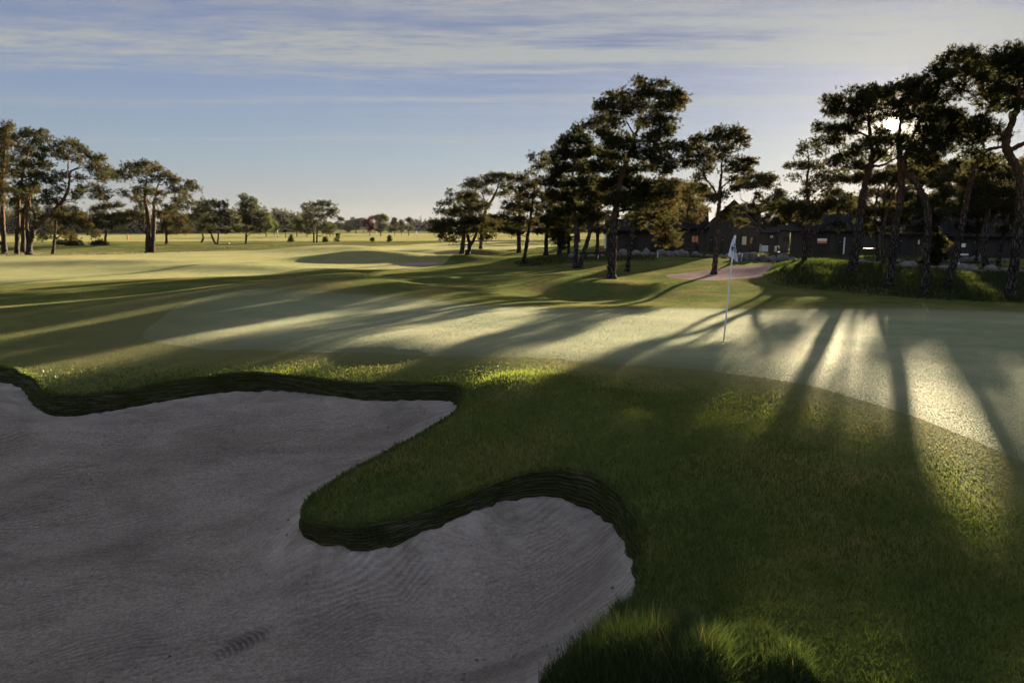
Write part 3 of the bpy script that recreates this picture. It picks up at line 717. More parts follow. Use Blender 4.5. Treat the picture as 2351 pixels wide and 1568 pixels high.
make_tree('pine_tree', 'stout forked pine standing on the sunlit lawn behind the boulders', 36, (1125,1285), [[(1125,1285,44),(1112,1170,42),(1118,1060,44),(1135,960,34),(1150,840,22),(1170,720,10)],[(1118,1060,26),(1170,1000,22),(1210,900,14),(1240,800,6)]],
 [(1100,700,80,40),(1180,740,80,40),(1060,780,70,40),(1140,820,90,40),(1220,850,70,40),(1090,900,80,40),(1170,930,70,35),(1250,940,60,30),(1280,750,60,40),(1030,860,50,30)], R5, 110, GB)
make_tree('pine_tree', 'curved thin pine between the stout forked pine and the tallest pine', 39, (1195,1245), [[(1195,1245,26),(1205,1160,24),(1225,1060,22),(1245,980,16),(1270,880,8)]],
 [(1260,990,50,25),(1290,900,60,45),(1330,820,60,50),(1350,930,60,40),(1400,860,70,50),(1240,900,40,30),(1250,1050,46,20),(1330,1060,50,22)], R5, 111, GB)
make_tree('pine_tree', 'slim pine in shade behind the arching slender pine', 41, (1072,1230), [[(1072,1230,20),(1078,1100,18),(1080,960,15),(1070,840,8)]],
 [(1060,800,50,35),(1100,860,50,35),(1050,920,60,35),(1110,960,50,25),(1020,970,50,25),(1000,1030,44,20),(1060,1050,40,18),(1120,1020,40,18),(940,955,46,20),(1000,970,46,20),(1150,965,44,20)], R5, 112, GB)
make_tree('pine_tree', 'pine at the right frame edge behind the tallest pine', 37, (1375,1230), [[(1375,1230,30),(1372,1080,26),(1390,900,18),(1400,760,8)]],
 [(1380,700,60,40),(1440,760,60,40),(1400,840,70,45),(1470,900,60,45),(1360,990,60,35),(1450,1020,60,35)], R5, 113, GB)
make_tree('pine_tree', 'tall thin pine with layered feathery crown left of the sun', 40, (150,1215), [[(150,1215,26),(142,1050,24),(134,900,22),(125,800,18),(135,700,13),(130,600,6)]],
 [(130,590,45,22),(80,625,28,14),(190,620,45,22),(40,700,40,15),(110,690,55,22),(180,700,60,28),(55,762,40,10),(220,750,60,22),(150,790,50,22),(105,850,40,22),(240,800,60,26),(300,770,55,22),(260,850,60,22),(160,850,40,18),(340,770,40,22),(320,720,36,18)], R5, 114, GB, dens=.7)
make_tree('pine_tree', 'low spreading pine with arching limbs on the crest of the mound', 32.2, (110,1240), [[(110,1240,36),(115,1150,34),(112,1085,32),(85,1030,26),(40,1010,18),(0,990,10)],[(115,1110,26),(180,1060,22),(260,1015,18),(330,960,10)],[(112,1085,18),(110,1010,14),(120,930,8)]],
 [(0,940,60,28),(60,920,70,32),(130,925,70,32),(200,930,70,30),(270,900,56,26),(50,985,60,20),(150,990,60,22),(300,1040,34,16)], R5, 115, GR, near=True, dens=.75)
GQ = 'brown-lit pines rising behind the roofs of the houses'
KQ = dict(tuft=.26, per=10, width=.02, sub=.38, rbase=.035, tint=(.55,.3), bmat='bark_far')
make_tree('pine_tree', 'brown-lit pine behind the roofs between the leaning pine and the straight pale trunk', 72, (560,1190), [[(560,1190,24),(550,1000,20),(560,850,12),(570,740,5)]],
 [(520,760,60,30),(600,780,56,32),(540,850,70,34),(620,880,56,34),(490,930,70,34),(570,960,66,34),(460,860,46,28),(470,1010,50,25),(590,1020,60,25),(410,960,50,28),(400,1030,50,25),(450,715,44,22),(620,725,44,24),(390,770,40,20),(520,642,40,18),(475,655,36,18),(565,650,36,18)], R5, 180, GQ, **KQ)
make_tree('pine_tree', 'brown-lit pine behind the roof at the right edge', 74, (1330,1190), [[(1330,1190,26),(1330,1000,20),(1320,850,12),(1310,720,5)]],
 [(1180,760,60,34),(1250,720,60,34),(1330,700,60,36),(1400,720,60,36),(1140,700,44,24),(1220,660,40,22),(1420,650,50,28),(1200,840,70,36),(1290,820,70,40),(1390,840,70,40),(1170,920,66,34),(1270,940,70,36),(1370,960,70,36),(1200,1010,60,28),(1320,1030,60,28)], R5, 181, GQ, **KQ)
make_tree('pine_tree', 'brown-lit pine behind the roof of the long black house', 70, (1020,1190), [[(1020,1190,26),(1020,1000,20),(1010,850,12),(1010,720,5)]],
 [(930,690,44,22),(1070,700,40,22),(880,730,40,22),(1000,700,50,30),(960,760,56,32),(1040,770,56,32),(930,840,60,34),(1010,850,66,36),(1080,850,56,34),(950,930,66,34),(1030,940,66,34),(1110,930,56,34),(980,1010,60,28),(1080,1010,60,28)], R5, 182, GQ, **KQ)
make_tree('pine_tree', 'brown-lit pine behind the roof right of the courtyard', 78, (300,1180), [[(300,1180,22),(300,1000,18),(305,870,8)]],
 [(290,860,50,26),(350,880,50,26),(240,910,56,28),(310,930,60,30),(380,940,56,28),(270,990,60,26),(350,1000,60,26),(200,960,46,24)], R5, 183, GQ, **KQ)
make_tree('pine_tree', 'brown-lit pine behind the low black wing, left of the gable', 80, (1830,1235), [[(1830,1235,22),(1830,1100,18),(1820,900,8)]],
 [(1760,800,50,30),(1830,840,56,32),(1900,870,56,32),(1780,900,60,34),(1860,930,60,34),(1960,900,56,34),(1750,980,60,30),(1920,980,60,32),(1700,920,50,30)], R3, 184, GQ, **KQ)
make_tree('pine_tree', 'thin pine in front of the orange-lit window, brown crown over the roof', 57, (1606,580), [[(1606,580,5.5),(1604,540,5),(1598,500,4),(1590,460,2)]],
 [(1560,440,15,7),(1585,432,14,7),(1612,440,14,7),(1575,455,14,6),(1605,462,13,6),(1555,478,13,6),(1612,484,12,6)], (0,0,1), 190, GQ, tint=(.5,.25), dens=.6)
make_tree('pine_tree', 'slender pine in front of the left part of the low black wing', 50, (1520,578), [[(1520,578,5.5),(1524,540,5),(1528,490,3.5),(1530,450,2)]],
 [(1500,450,14,7),(1530,440,14,7),(1490,470,14,7),(1535,480,14,7),(1510,498,14,7),(1480,490,12,7),(1515,515,14,7)], (0,0,1), 191, GQ, tint=(.45,.25))
# single tree by the path, small one behind it
make_tree('pine_tree', 'lone pine on the gravel path with open crown and one limb reaching left', 34.2, (430,1385),
 [[(430,1385,52),(442,1240,46),(452,1080,44),(462,920,40),(472,800,36),(480,680,28),(490,560,20),(500,420,12),(540,300,6)],[(468,790,22),(430,700,18),(370,620,16),(348,570,15),(352,510,10),(345,430,6)],[(482,700,16),(530,650,12),(590,620,7)]],
 [(590,225,55,26),(520,240,50,28),(640,250,45,30),(460,230,40,22),(660,290,38,30),(570,290,60,32),(480,290,60,32),(400,280,35,24),(310,290,38,25),(270,312,32,22),(300,350,50,26),(230,390,45,22),(350,390,55,26),(440,370,60,28),(540,370,60,28),(640,350,50,30),(200,440,40,22),(280,440,55,24),(400,450,60,25),(500,450,60,26),(170,500,28,15),(240,500,48,18),(340,500,48,18),(620,470,58,26),(700,480,38,15),(740,470,20,12),(560,530,60,24),(640,550,48,20),(700,550,32,14),(290,600,42,12),(390,540,28,14),(600,620,36,16),(510,740,28,22),(340,690,46,22),(270,680,46,22),(400,770,38,16),(540,880,32,20),(510,930,28,20)],
 R4, 120, None, near=True)
make_tree('pine_tree', 'crooked small pine beside the gabled house wall', 45.5, (730,1240), [[(730,1240,32),(745,1130,30),(790,980,28),(800,900,26),(775,840,24),(745,800,20),(780,750,14),(810,680,8)],[(770,830,14),(700,810,10),(650,780,6)]],
 [(680,620,55,26),(740,590,40,18),(790,600,50,22),(870,600,50,22),(910,612,32,22),(640,680,55,24),(720,670,60,25),(800,660,60,25),(880,670,55,24),(600,700,28,16),(950,720,42,18),(930,760,50,20),(980,735,20,12),(860,800,60,24),(780,750,50,20),(660,850,60,26),(720,845,45,22),(650,960,50,30),(900,850,60,22),(960,830,50,22)],
 R4, 121, None)
# middle clump
make_tree('pine_tree', 'biggest pine of the middle clump, tall ragged crown leaning right', 31.6, (1322,1447),
 [[(1322,1447,72),(1326,1320,62),(1335,1200,58),(1345,1050,54),(1365,900,48),(1385,780,42),(1410,700,36),(1450,590,28),(1480,490,22),(1510,420,16),(1530,300,12),(1560,180,6)],[(1395,740,26),(1360,690,20),(1300,640,12),(1250,600,7)],[(1478,495,14),(1440,430,10),(1400,350,6)],[(1350,1000,22),(1450,985,18),(1530,1005,14),(1590,1060,8)]],
 [(1520,135,26,28),(1560,170,46,32),(1650,170,38,32),(1700,220,56,36),(1770,240,48,30),(1802,270,30,20),(1600,230,60,36),(1500,220,48,36),(1400,228,26,28),(1430,280,48,36),(1340,240,42,32),(1290,290,52,35),(1250,320,36,22),(1380,340,56,35),(1470,330,46,26),(1580,310,60,32),(1680,310,60,32),(1750,310,36,22),(1600,390,66,30),(1690,400,56,25),(1530,430,36,22),(1240,400,50,26),(1320,420,56,25),(1180,430,46,26),(1640,480,66,30),(1700,460,46,26),(1570,530,56,30),(1380,500,56,25),(1420,560,66,30),(1650,570,66,30),(1740,570,46,22),(1780,570,26,14),(1340,560,66,30),(1280,480,56,30),(1500,610,66,30),(1600,640,66,35),(1690,660,56,35),(1390,640,66,35),(1290,620,66,35),(1240,700,66,35),(1330,720,66,35),(1450,720,56,30),(1560,700,56,30),(1660,720,56,35),(1720,700,36,20),(1400,800,90,42),(1500,820,80,42),(1600,830,80,42),(1300,830,80,42),(1690,820,56,35),(1450,900,90,45),(1560,910,80,40),(1350,920,80,40),(1650,900,70,36),(1480,960,70,32)],
 R3, 130, GM, near=True)
make_tree('pine_tree', 'pine with a low drooping bough of brown needles right of the biggest trunk', 36.2, (1428,1390),
 [[(1428,1390,36),(1440,1290,32),(1455,1180,30),(1475,1080,26),(1510,980,20),(1560,880,10)],[(1480,1060,16),(1560,1050,14),(1630,1090,10),(1690,1150,6)]],
 [(1560,860,70,36),(1640,870,60,36),(1720,860,50,32),(1600,950,70,36),(1680,950,60,32),(1560,1010,60,26),(1640,1030,60,32),(1700,1080,50,32),(1640,1110,50,30),(1720,1150,50,36),(1690,1200,50,30),(1640,1180,40,26),(1740,1200,28,26),(1500,1080,46,24)],
 R3, 131, GM, tint=(.5, .25), dens=.7)
make_tree('pine_tree', 'twin-trunked pine left of the biggest pine', 39.2, (1100,1377),
 [[(1085,1377,44),(1088,1270,38),(1090,1150,36),(1080,1000,30),(1060,850,22),(1070,700,14),(1080,520,6)],[(1112,1375,40),(1140,1270,36),(1170,1170,34),(1195,1060,30),(1200,940,22),(1180,800,14),(1150,640,7)]],
 [(1080,470,56,32),(1040,530,56,32),(1120,530,66,36),(980,560,42,26),(1000,620,56,36),(1100,620,76,42),(1190,600,66,42),(930,650,56,36),(1050,700,76,42),(960,740,66,36),(1150,710,66,42),(900,800,66,36),(1000,810,76,42),(1100,800,76,42),(1200,800,66,42),(1150,890,76,42),(1050,900,76,42),(950,900,66,42),(1250,890,56,36),(1100,980,76,42),(1200,970,66,36),(1000,1000,66,36),(1120,1060,56,26),(1230,1040,56,26)],
 R3, 132, GM)
make_tree('pine_tree', 'leaning pine with a spiky double leader in the middle clump', 43.8, (738,1355),
 [[(738,1355,32),(752,1260,28),(765,1170,26),(780,1060,22),(800,920,16),(820,780,10),(840,640,5)]],
 [(800,640,22,35),(862,620,20,35),(830,700,36,32),(780,740,32,22),(880,690,36,28),(720,775,52,26),(660,795,46,26),(780,820,58,32),(700,850,58,32),(630,875,42,20),(750,900,58,32),(830,890,50,35),(660,950,52,32),(740,980,58,32),(620,1030,46,26),(690,1050,56,26),(770,1060,56,26),(830,1000,46,36),(650,1130,36,16),(700,1140,46,18)],
 R3, 133, GM, tint=(.4, .25), dens=.85)
make_tree('pine_tree', 'upright pine behind the leaning one in the middle clump', 56, (707,1302),
 [[(707,1302,34),(708,1180,32),(710,1060,26),(715,930,16),(720,820,8)]],
 [(640,980,50,28),(590,1060,50,28),(620,1130,50,22),(720,1110,50,22),(700,1000,60,30),(720,900,50,30),(770,960,50,30),(660,1080,50,25)], R3, 134, GM, dens=.7)
make_tree('pine_tree', 'low dark pine between the leaning pine and the twin trunks', 52, (885,1300),
 [[(885,1300,34),(890,1200,30),(900,1080,22),(910,960,10)]],
 [(880,960,60,36),(950,1000,60,36),(870,1050,70,36),(950,1080,70,36),(860,1130,60,30),(960,1150,60,32),(1010,1120,50,32),(820,1080,50,30),(920,900,50,32)], R3, 135, GM)
make_tree('pine_tree', 'stubby dark pine hidden low beside the twin trunks', 50, (975,1290),
 [[(975,1290,40),(980,1220,36),(985,1130,20)]], [(990,1220,42,36),(960,1180,40,30),(1020,1170,46,34),(985,1120,40,30)], R3, 136, GM)
make_tree('pine_tree', 'umbrella-crowned pine with a curved open stem at the left of the middle clump', 70, (450,1265),
 [[(450,1265,30),(455,1180,28),(465,1090,26),(488,980,24),(528,920,20),(560,850,14),(580,780,7)],[(488,980,14),(470,900,10),(440,840,6)]],
 [(480,770,28,16),(540,760,48,20),(600,768,42,20),(560,800,48,18),(640,760,28,18),(400,800,48,24),(350,830,36,20),(440,830,48,25),(500,870,42,18),(610,830,38,18),(580,890,28,16),(500,800,40,18)], R3, 137, GM, tuft=.2)
make_tree('pine_tree', 'small forked pine at the left end of the middle clump', 49, (372,1325),
 [[(365,1325,32),(378,1260,30),(370,1200,24),(345,1120,18),(320,1020,10)],[(380,1260,22),(410,1200,20),(430,1120,14),(440,1020,8)]],
 [(240,880,20,22),(190,945,26,18),(250,940,46,26),(330,900,56,32),(400,890,46,32),(180,1000,36,22),(250,1010,56,32),(340,990,66,36),(420,980,56,36),(480,960,36,26),(130,1080,36,22),(200,1090,56,32),(290,1080,66,36),(380,1080,66,36),(460,1060,56,36),(520,1100,46,26),(150,1140,46,22),(230,1150,56,26),(330,1150,66,26),(430,1150,56,26),(510,1170,46,26),(250,1210,40,20),(180,1190,24,12),(480,1200,36,16)],
 R3, 138, GM, dens=.75)
make_tree('pine_tree', 'short pine just behind the small forked pine', 54, (325,1310),
 [[(325,1310,38),(335,1220,34),(345,1120,24),(380,1000,12)]],
 [(350,930,56,32),(420,930,46,32),(300,1000,56,32),(380,1040,56,36),(540,1050,46,32),(590,1110,46,26),(480,1120,50,30)], R3, 139, GM)
make_tree('pine_tree', 'dark pine filling the gap between the twin trunks and the biggest pine', 50, (1228,1215),
 [[(1228,1215,30),(1232,1100,26),(1235,980,20),(1240,870,8)]],
 [(1150,860,60,34),(1220,850,60,34),(1290,860,60,34),(1180,930,66,36),(1260,930,66,36),(1330,930,60,34),(1140,1000,60,34),(1220,1010,66,36),(1300,1010,66,36),(1180,1075,60,28),(1270,1085,60,30),(1350,1060,56,30)], R3, 141, GM, dens=.55)
make_tree('pine_tree', 'dark pine behind the drooping bough, before the black shed', 53, (1600,1235),
 [[(1600,1235,28),(1600,1120,24),(1595,1000,18),(1590,880,8)]],
 [(1560,870,50,26),(1600,945,46,24),(1460,1020,60,30),(1560,1035,56,28),(1500,1085,50,24),(1420,960,50,30)], R3, 142, GM, dens=.55)
make_tree('pine_tree', 'dark low pine left of the twin trunks, crown touching the leaning pine', 51, (1040,1240),
 [[(1040,1240,26),(1035,1120,22),(1030,980,14),(1025,880,7)]],
 [(980,880,50,32),(1050,870,50,32),(940,940,56,34),(1010,950,60,34),(1080,950,56,34),(920,1020,56,32),(990,1040,60,34),(1060,1040,56,32),(1010,1110,56,26),(900,900,44,28)], R3, 143, GM, dens=.55)
make_tree('pine_tree', 'brown shaded pine behind the biggest pine, in front of the dark house', 47, (1835,1235),
 [[(1835,1235,24),(1835,1120,22),(1840,980,16),(1850,860,7)]],
 [(1770,820,46,30),(1850,870,56,30),(1910,860,46,30),(1800,920,66,35),(1880,950,56,35),(1750,1000,56,30),(1840,1020,66,30),(1900,1030,46,25),(1790,870,40,28)], R3, 140, GM, tint=(.5, .25), dens=.5)
# left-hand group
KF = dict(tuft=.24, per=11, width=.018, sub=.34, rbase=.035, bmat='bark_far')
make_tree('pine_tree', 'tall pine cut by the left frame edge with rusty shoots at its top', 62, (40,1325),
 [[(40,1325,52),(30,1150,46),(20,950,40),(20,700,30),(40,450,18),(70,220,6)],[(30,1260,30),(-30,1190,26),(-80,1100,20)]],
 [(80,195,20,32),(60,240,46,36),(20,270,46,42),(90,300,46,36),(40,340,56,36),(-30,300,60,56),(90,380,46,42),(20,430,56,42),(60,500,56,42),(-40,450,60,56),(0,570,66,46),(50,650,56,46),(-30,700,60,56),(40,760,56,36),(-60,600,60,60),(-50,820,60,50),(10,860,50,36)], R1, 150, GL, tint=(.45, .3), **KF)
make_tree('pine_tree', 'dark broad-topped pine in the left group, straight pale trunk', 61, (150,1335),
 [[(150,1335,44),(152,1200,38),(160,1050,36),(165,900,30),(190,700,24),(240,480,14),(290,320,6)]],
 [(220,270,40,30),(160,320,46,36),(290,280,56,36),(370,270,46,30),(400,330,42,42),(300,340,66,42),(200,400,56,42),(370,400,56,42),(280,440,66,42),(150,480,56,42),(380,480,56,42),(300,540,76,42),(190,560,66,42),(400,560,56,36),(130,640,56,42),(260,640,76,42),(360,650,66,42),(200,730,66,42),(300,750,66,42),(120,780,46,36),(420,690,46,36),(200,830,56,36)], R1, 151, GL, **KF)
make_tree('pine_tree', 'shaded pine trunk just left of the forked pine in the left group', 66, (205,1310),
 [[(205,1310,44),(205,1150,40),(210,1000,32),(230,860,20),(240,760,8)]], [(240,780,60,40),(180,850,60,40),(260,880,60,40),(120,900,60,40),(200,960,60,35),(300,960,50,30)], R1, 152, GL, **KF)
make_tree('pine_tree', 'forked pine whose right stem leans far over the grass', 60, (258,1347),
 [[(258,1347,62),(262,1240,56),(285,1160,50),(310,1105,46),(370,1045,42),(430,990,40),(500,920,34),(555,860,30),(600,770,26),(612,690,22),(622,610,18),(650,590,16),(700,555,10),(730,470,5)],
  [(250,1230,36),(238,1100,32),(236,960,28),(240,850,22),(280,770,14),(330,700,6)],[(290,1150,30),(305,1040,26),(300,970,22),(262,920,20),(265,830,16),(300,760,10)],[(612,650,14),(600,560,12),(610,470,6)]],
 [(590,350,50,25),(520,390,46,26),(650,360,50,25),(710,390,42,26),(560,430,56,30),(660,430,56,26),(730,440,36,22),(490,470,46,26),(600,490,46,22),(700,510,56,24),(800,490,56,24),(890,490,32,22),(860,540,56,24),(770,570,56,22),(920,580,42,18),(880,620,56,24),(950,640,56,24),(900,680,36,14),(700,660,46,16),(540,640,56,26),(480,680,56,32),(730,760,46,16),(830,750,46,22),(900,790,56,26),(920,840,36,22),(850,830,46,20),(530,760,56,32),(450,800,56,36),(380,870,56,36),(480,880,56,32),(640,850,46,26),(700,790,36,16)],
 R1, 153, GL, **KF)
make_tree('pine_tree', 'slim pine with low hanging crown right of the forked pine', 62, (466,1330),
 [[(466,1330,28),(478,1220,26),(492,1100,24),(490,1030,20),(478,960,14)]],
 [(480,950,56,36),(560,930,56,32),(420,1000,56,32),(540,1000,66,32),(630,960,56,36),(600,1050,66,32),(690,1000,46,32),(680,1080,46,26),(750,1050,56,32),(780,1110,46,26),(830,1150,36,22),(570,1150,46,26),(620,1190,36,16),(400,1180,36,22),(450,1100,46,26)], R1, 154, GL, tint=(.4, .3), **KF)
make_tree('pine_tree', 'small dark pine standing alone on the meadow behind the slim pine', 96, (928,1255),
 [[(928,1255,26),(930,1190,22),(940,1130,20),(935,1060,12),(940,960,5)]],
 [(850,950,56,36),(950,920,66,32),(1040,910,46,32),(880,1010,66,36),(970,1000,66,36),(1060,980,56,36),(850,1080,56,32),(950,1090,66,32),(1040,1070,56,36),(1100,1040,46,36)], R1, 155, GL, **KF)
make_tree('pine_tree', 'wide-spreading pine with stout trunk standing alone before the meadow', 67, (1325,1317),
 [[(1312,1317,62),(1308,1210,52),(1310,1080,40),(1300,960,34),(1280,830,26),(1300,640,8)],[(1340,1300,52),(1352,1180,44),(1358,1050,38),(1360,920,30),(1380,780,20),(1420,650,8)],[(1365,940,20),(1450,980,16),(1540,920,12),(1640,850,6)]],
 [(1130,560,32,18),(1190,560,46,24),(1250,545,42,22),(1310,550,46,22),(1370,560,42,22),(1400,590,36,20),(1160,610,46,20),(1070,620,42,18),(1020,620,32,16),(1030,660,42,18),(1110,660,50,20),(1220,620,56,24),(1310,620,56,24),(1450,630,46,20),(1510,650,42,20),(1400,670,56,24),(1490,700,56,24),(1560,690,36,18),(1290,700,46,18),(1690,710,22,15),(1650,740,42,18),(1720,760,42,18),(1610,780,46,20),(1540,770,56,24),(1250,770,56,20),(1180,790,56,18),(1100,800,42,14),(1330,790,56,24),(1430,800,56,24),(1650,840,50,24),(1700,890,42,20),(1560,860,56,24),(1180,850,50,18),(1270,860,56,20),(1370,880,46,20),(1610,920,56,24),(1500,930,56,24),(1230,930,56,24),(1180,980,56,30),(1260,1010,56,30),(1420,980,46,30)],
 R1, 156, GL, tint=(.35, .3), **KF)
make_tree('pine_tree', 'bushy brown pine half hidden behind the wide-spreading pine', 105, (1470,1222),
 [[(1470,1222,30),(1470,1120,24),(1490,1020,8)]],
 [(1440,1000,46,32),(1520,970,56,32),(1580,1020,56,36),(1500,1060,66,36),(1600,1080,56,36),(1640,1120,36,26),(1440,1100,46,32),(1530,1130,56,22)], R1, 157, GL, tint=(.5, .25), **KF)
KG = dict(tuft=.34, per=10, width=.03, sub=.5, rbase=.045, bmat='bark_far', mat='needle_far')
make_tree('pine_tree', 'dark round pine with crossing stems on the meadow', 106, (362,680),
 [[(365,682,22),(345,640,20),(325,590,16),(300,520,8)],[(380,680,16),(388,610,14),(390,520,7)]],
 [(250,330,42,26),(330,340,56,32),(420,350,56,32),(220,390,46,36),(310,410,56,36),(400,420,56,36),(470,420,32,36),(280,480,56,36),(380,490,56,36),(460,490,36,36),(360,560,46,26),(430,560,46,26)], R2, 158, GL, **KG)
make_tree('pine_tree', 'dark pine with tilted stem left of the round one on the meadow', 118, (243,668),
 [[(243,668,20),(260,620,18),(240,560,12),(230,480,5)]], [(190,460,46,36),(250,440,46,36),(180,530,36,32),(260,550,56,32),(215,400,36,30),(290,520,40,30)], R2, 159, GL, **KG)
make_tree('pine_tree', 'pointed pine with a tiered crown on the meadow', 110, (628,680),
 [[(628,680,22),(630,580,18),(632,450,12),(630,290,4)],[(630,620,8),(665,595,6),(720,570,4)]],
 [(600,280,16,16),(640,300,36,20),(690,320,26,18),(590,350,32,18),(650,360,56,24),(710,370,32,18),(570,410,36,24),(640,420,66,28),(720,430,36,24),(560,480,42,28),(640,490,66,30),(720,500,46,30),(550,550,42,26),(640,560,56,24),(720,560,50,24),(770,520,26,22)], R2, 160, GL, **KG)
make_tree('pine_tree', 'twin-stemmed pine alone on the meadow near the centre', 118, (1222,670),
 [[(1212,670,18),(1212,600,16),(1205,520,10),(1190,420,5)],[(1238,668,18),(1240,600,16),(1250,500,10),(1290,380,5)]],
 [(1140,360,28,18),(1220,340,42,22),(1300,335,46,22),(1360,350,32,18),(1150,400,42,22),(1250,390,56,24),(1350,400,42,22),(1390,410,22,12),(1180,450,50,22),(1290,450,56,24),(1370,440,32,18),(1110,500,46,24),(1200,510,56,26),(1300,510,46,26),(1090,550,46,20),(1350,540,46,26),(1180,570,46,16),(1330,580,42,12),(1260,560,36,18)], R2, 161, GL, **KG)
# ---------------------------------------------------------------- dark timber houses
def boards(name, ca, cb, per_m=6.5):
    m, nt = nmat(name); n = N(nt)
    P = n('ShaderNodeTexCoord').outputs['Object']
    x = n('ShaderNodeSeparateXYZ', Vector=P).outputs; s = n.math('ADD', x[0], x[1])
    u = n.math('MULTIPLY', s, per_m); cell = n.math('FLOOR', u); fr = n.math('FRACT', u)
    r = n('ShaderNodeTexWhiteNoise', {'noise_dimensions': '1D'}, W=cell).outputs[0]
    gr = n.noise(n.mapping(P, (14, 14, 1.2)), 2., 4, .65)
    col = n.mix(n.math('ADD', n.math('MULTIPLY', r, .6), n.math('MULTIPLY', gr, .4)), ca, cb)
    gap = n.math('LESS_THAN', fr, .09)
    col = n.mix(gap, col, (.006, .005, .005))
    b = n('ShaderNodeBump', Strength=.8, Distance=.02, Height=n.math('SUBTRACT', 1., gap))
    n('ShaderNodeOutputMaterial', Surface=n('ShaderNodeBsdfPrincipled', Base__Color=col, Roughness=.8, Normal=b))
    return m
def plain(name, col, rough=.7, var=.15, emit=0., spec=.3, metal=0.):
    m, nt = nmat(name); n = N(nt)
    P = n('ShaderNodeTexCoord').outputs['Object']
    c_ = n.mix(n.noise(P, 9., 4, .6), tuple(k*(1-var) for k in col), tuple(min(1, k*(1+var)) for k in col))
    b = n('ShaderNodeBsdfPrincipled', Base__Color=c_, Roughness=rough, Metallic=metal)
    b.inputs['Specular IOR Level'].default_value = spec
    if emit: n.set(b, 'Emission Color', c_); n.set(b, 'Emission Strength', emit)
    n('ShaderNodeOutputMaterial', Surface=b); return m
M['timber'] = boards('black_stained_boards', (.014,.0118,.0105), (.042,.034,.029))
M['timber_grey'] = boards('grey_boards', (.06,.055,.052), (.11,.10,.092), 7)
M['roof'] = plain('dark_roofing', (.008,.008,.011), .9, .3, 0, .05)
M['frame'] = plain('dark_window_frame', (.02,.018,.016), .5)
M['pane_cream'] = plain('cream_pane_sunset_glow', (.34,.29,.21), .25, .25, .02)  # panes: sunset light through the glass is put into colour and weak glow
M['pane_orange'] = plain('orange_pane_sunset_glow', (.24,.10,.04), .25, .3, .03)
M['pane_white'] = plain('pale_pane_sunset_glow', (.45,.45,.45), .25, .1, .02)
M['pane_dark'] = plain('dark_pane', (.012,.012,.014), .08, .2, 0, .6)
M['door'] = plain('black_door', (.012,.011,.010), .6)
M['white'] = plain('white_paint', (.72,.73,.74), .55, .06)
M['wood'] = plain('weathered_timber', (.06,.048,.038), .8, .3)

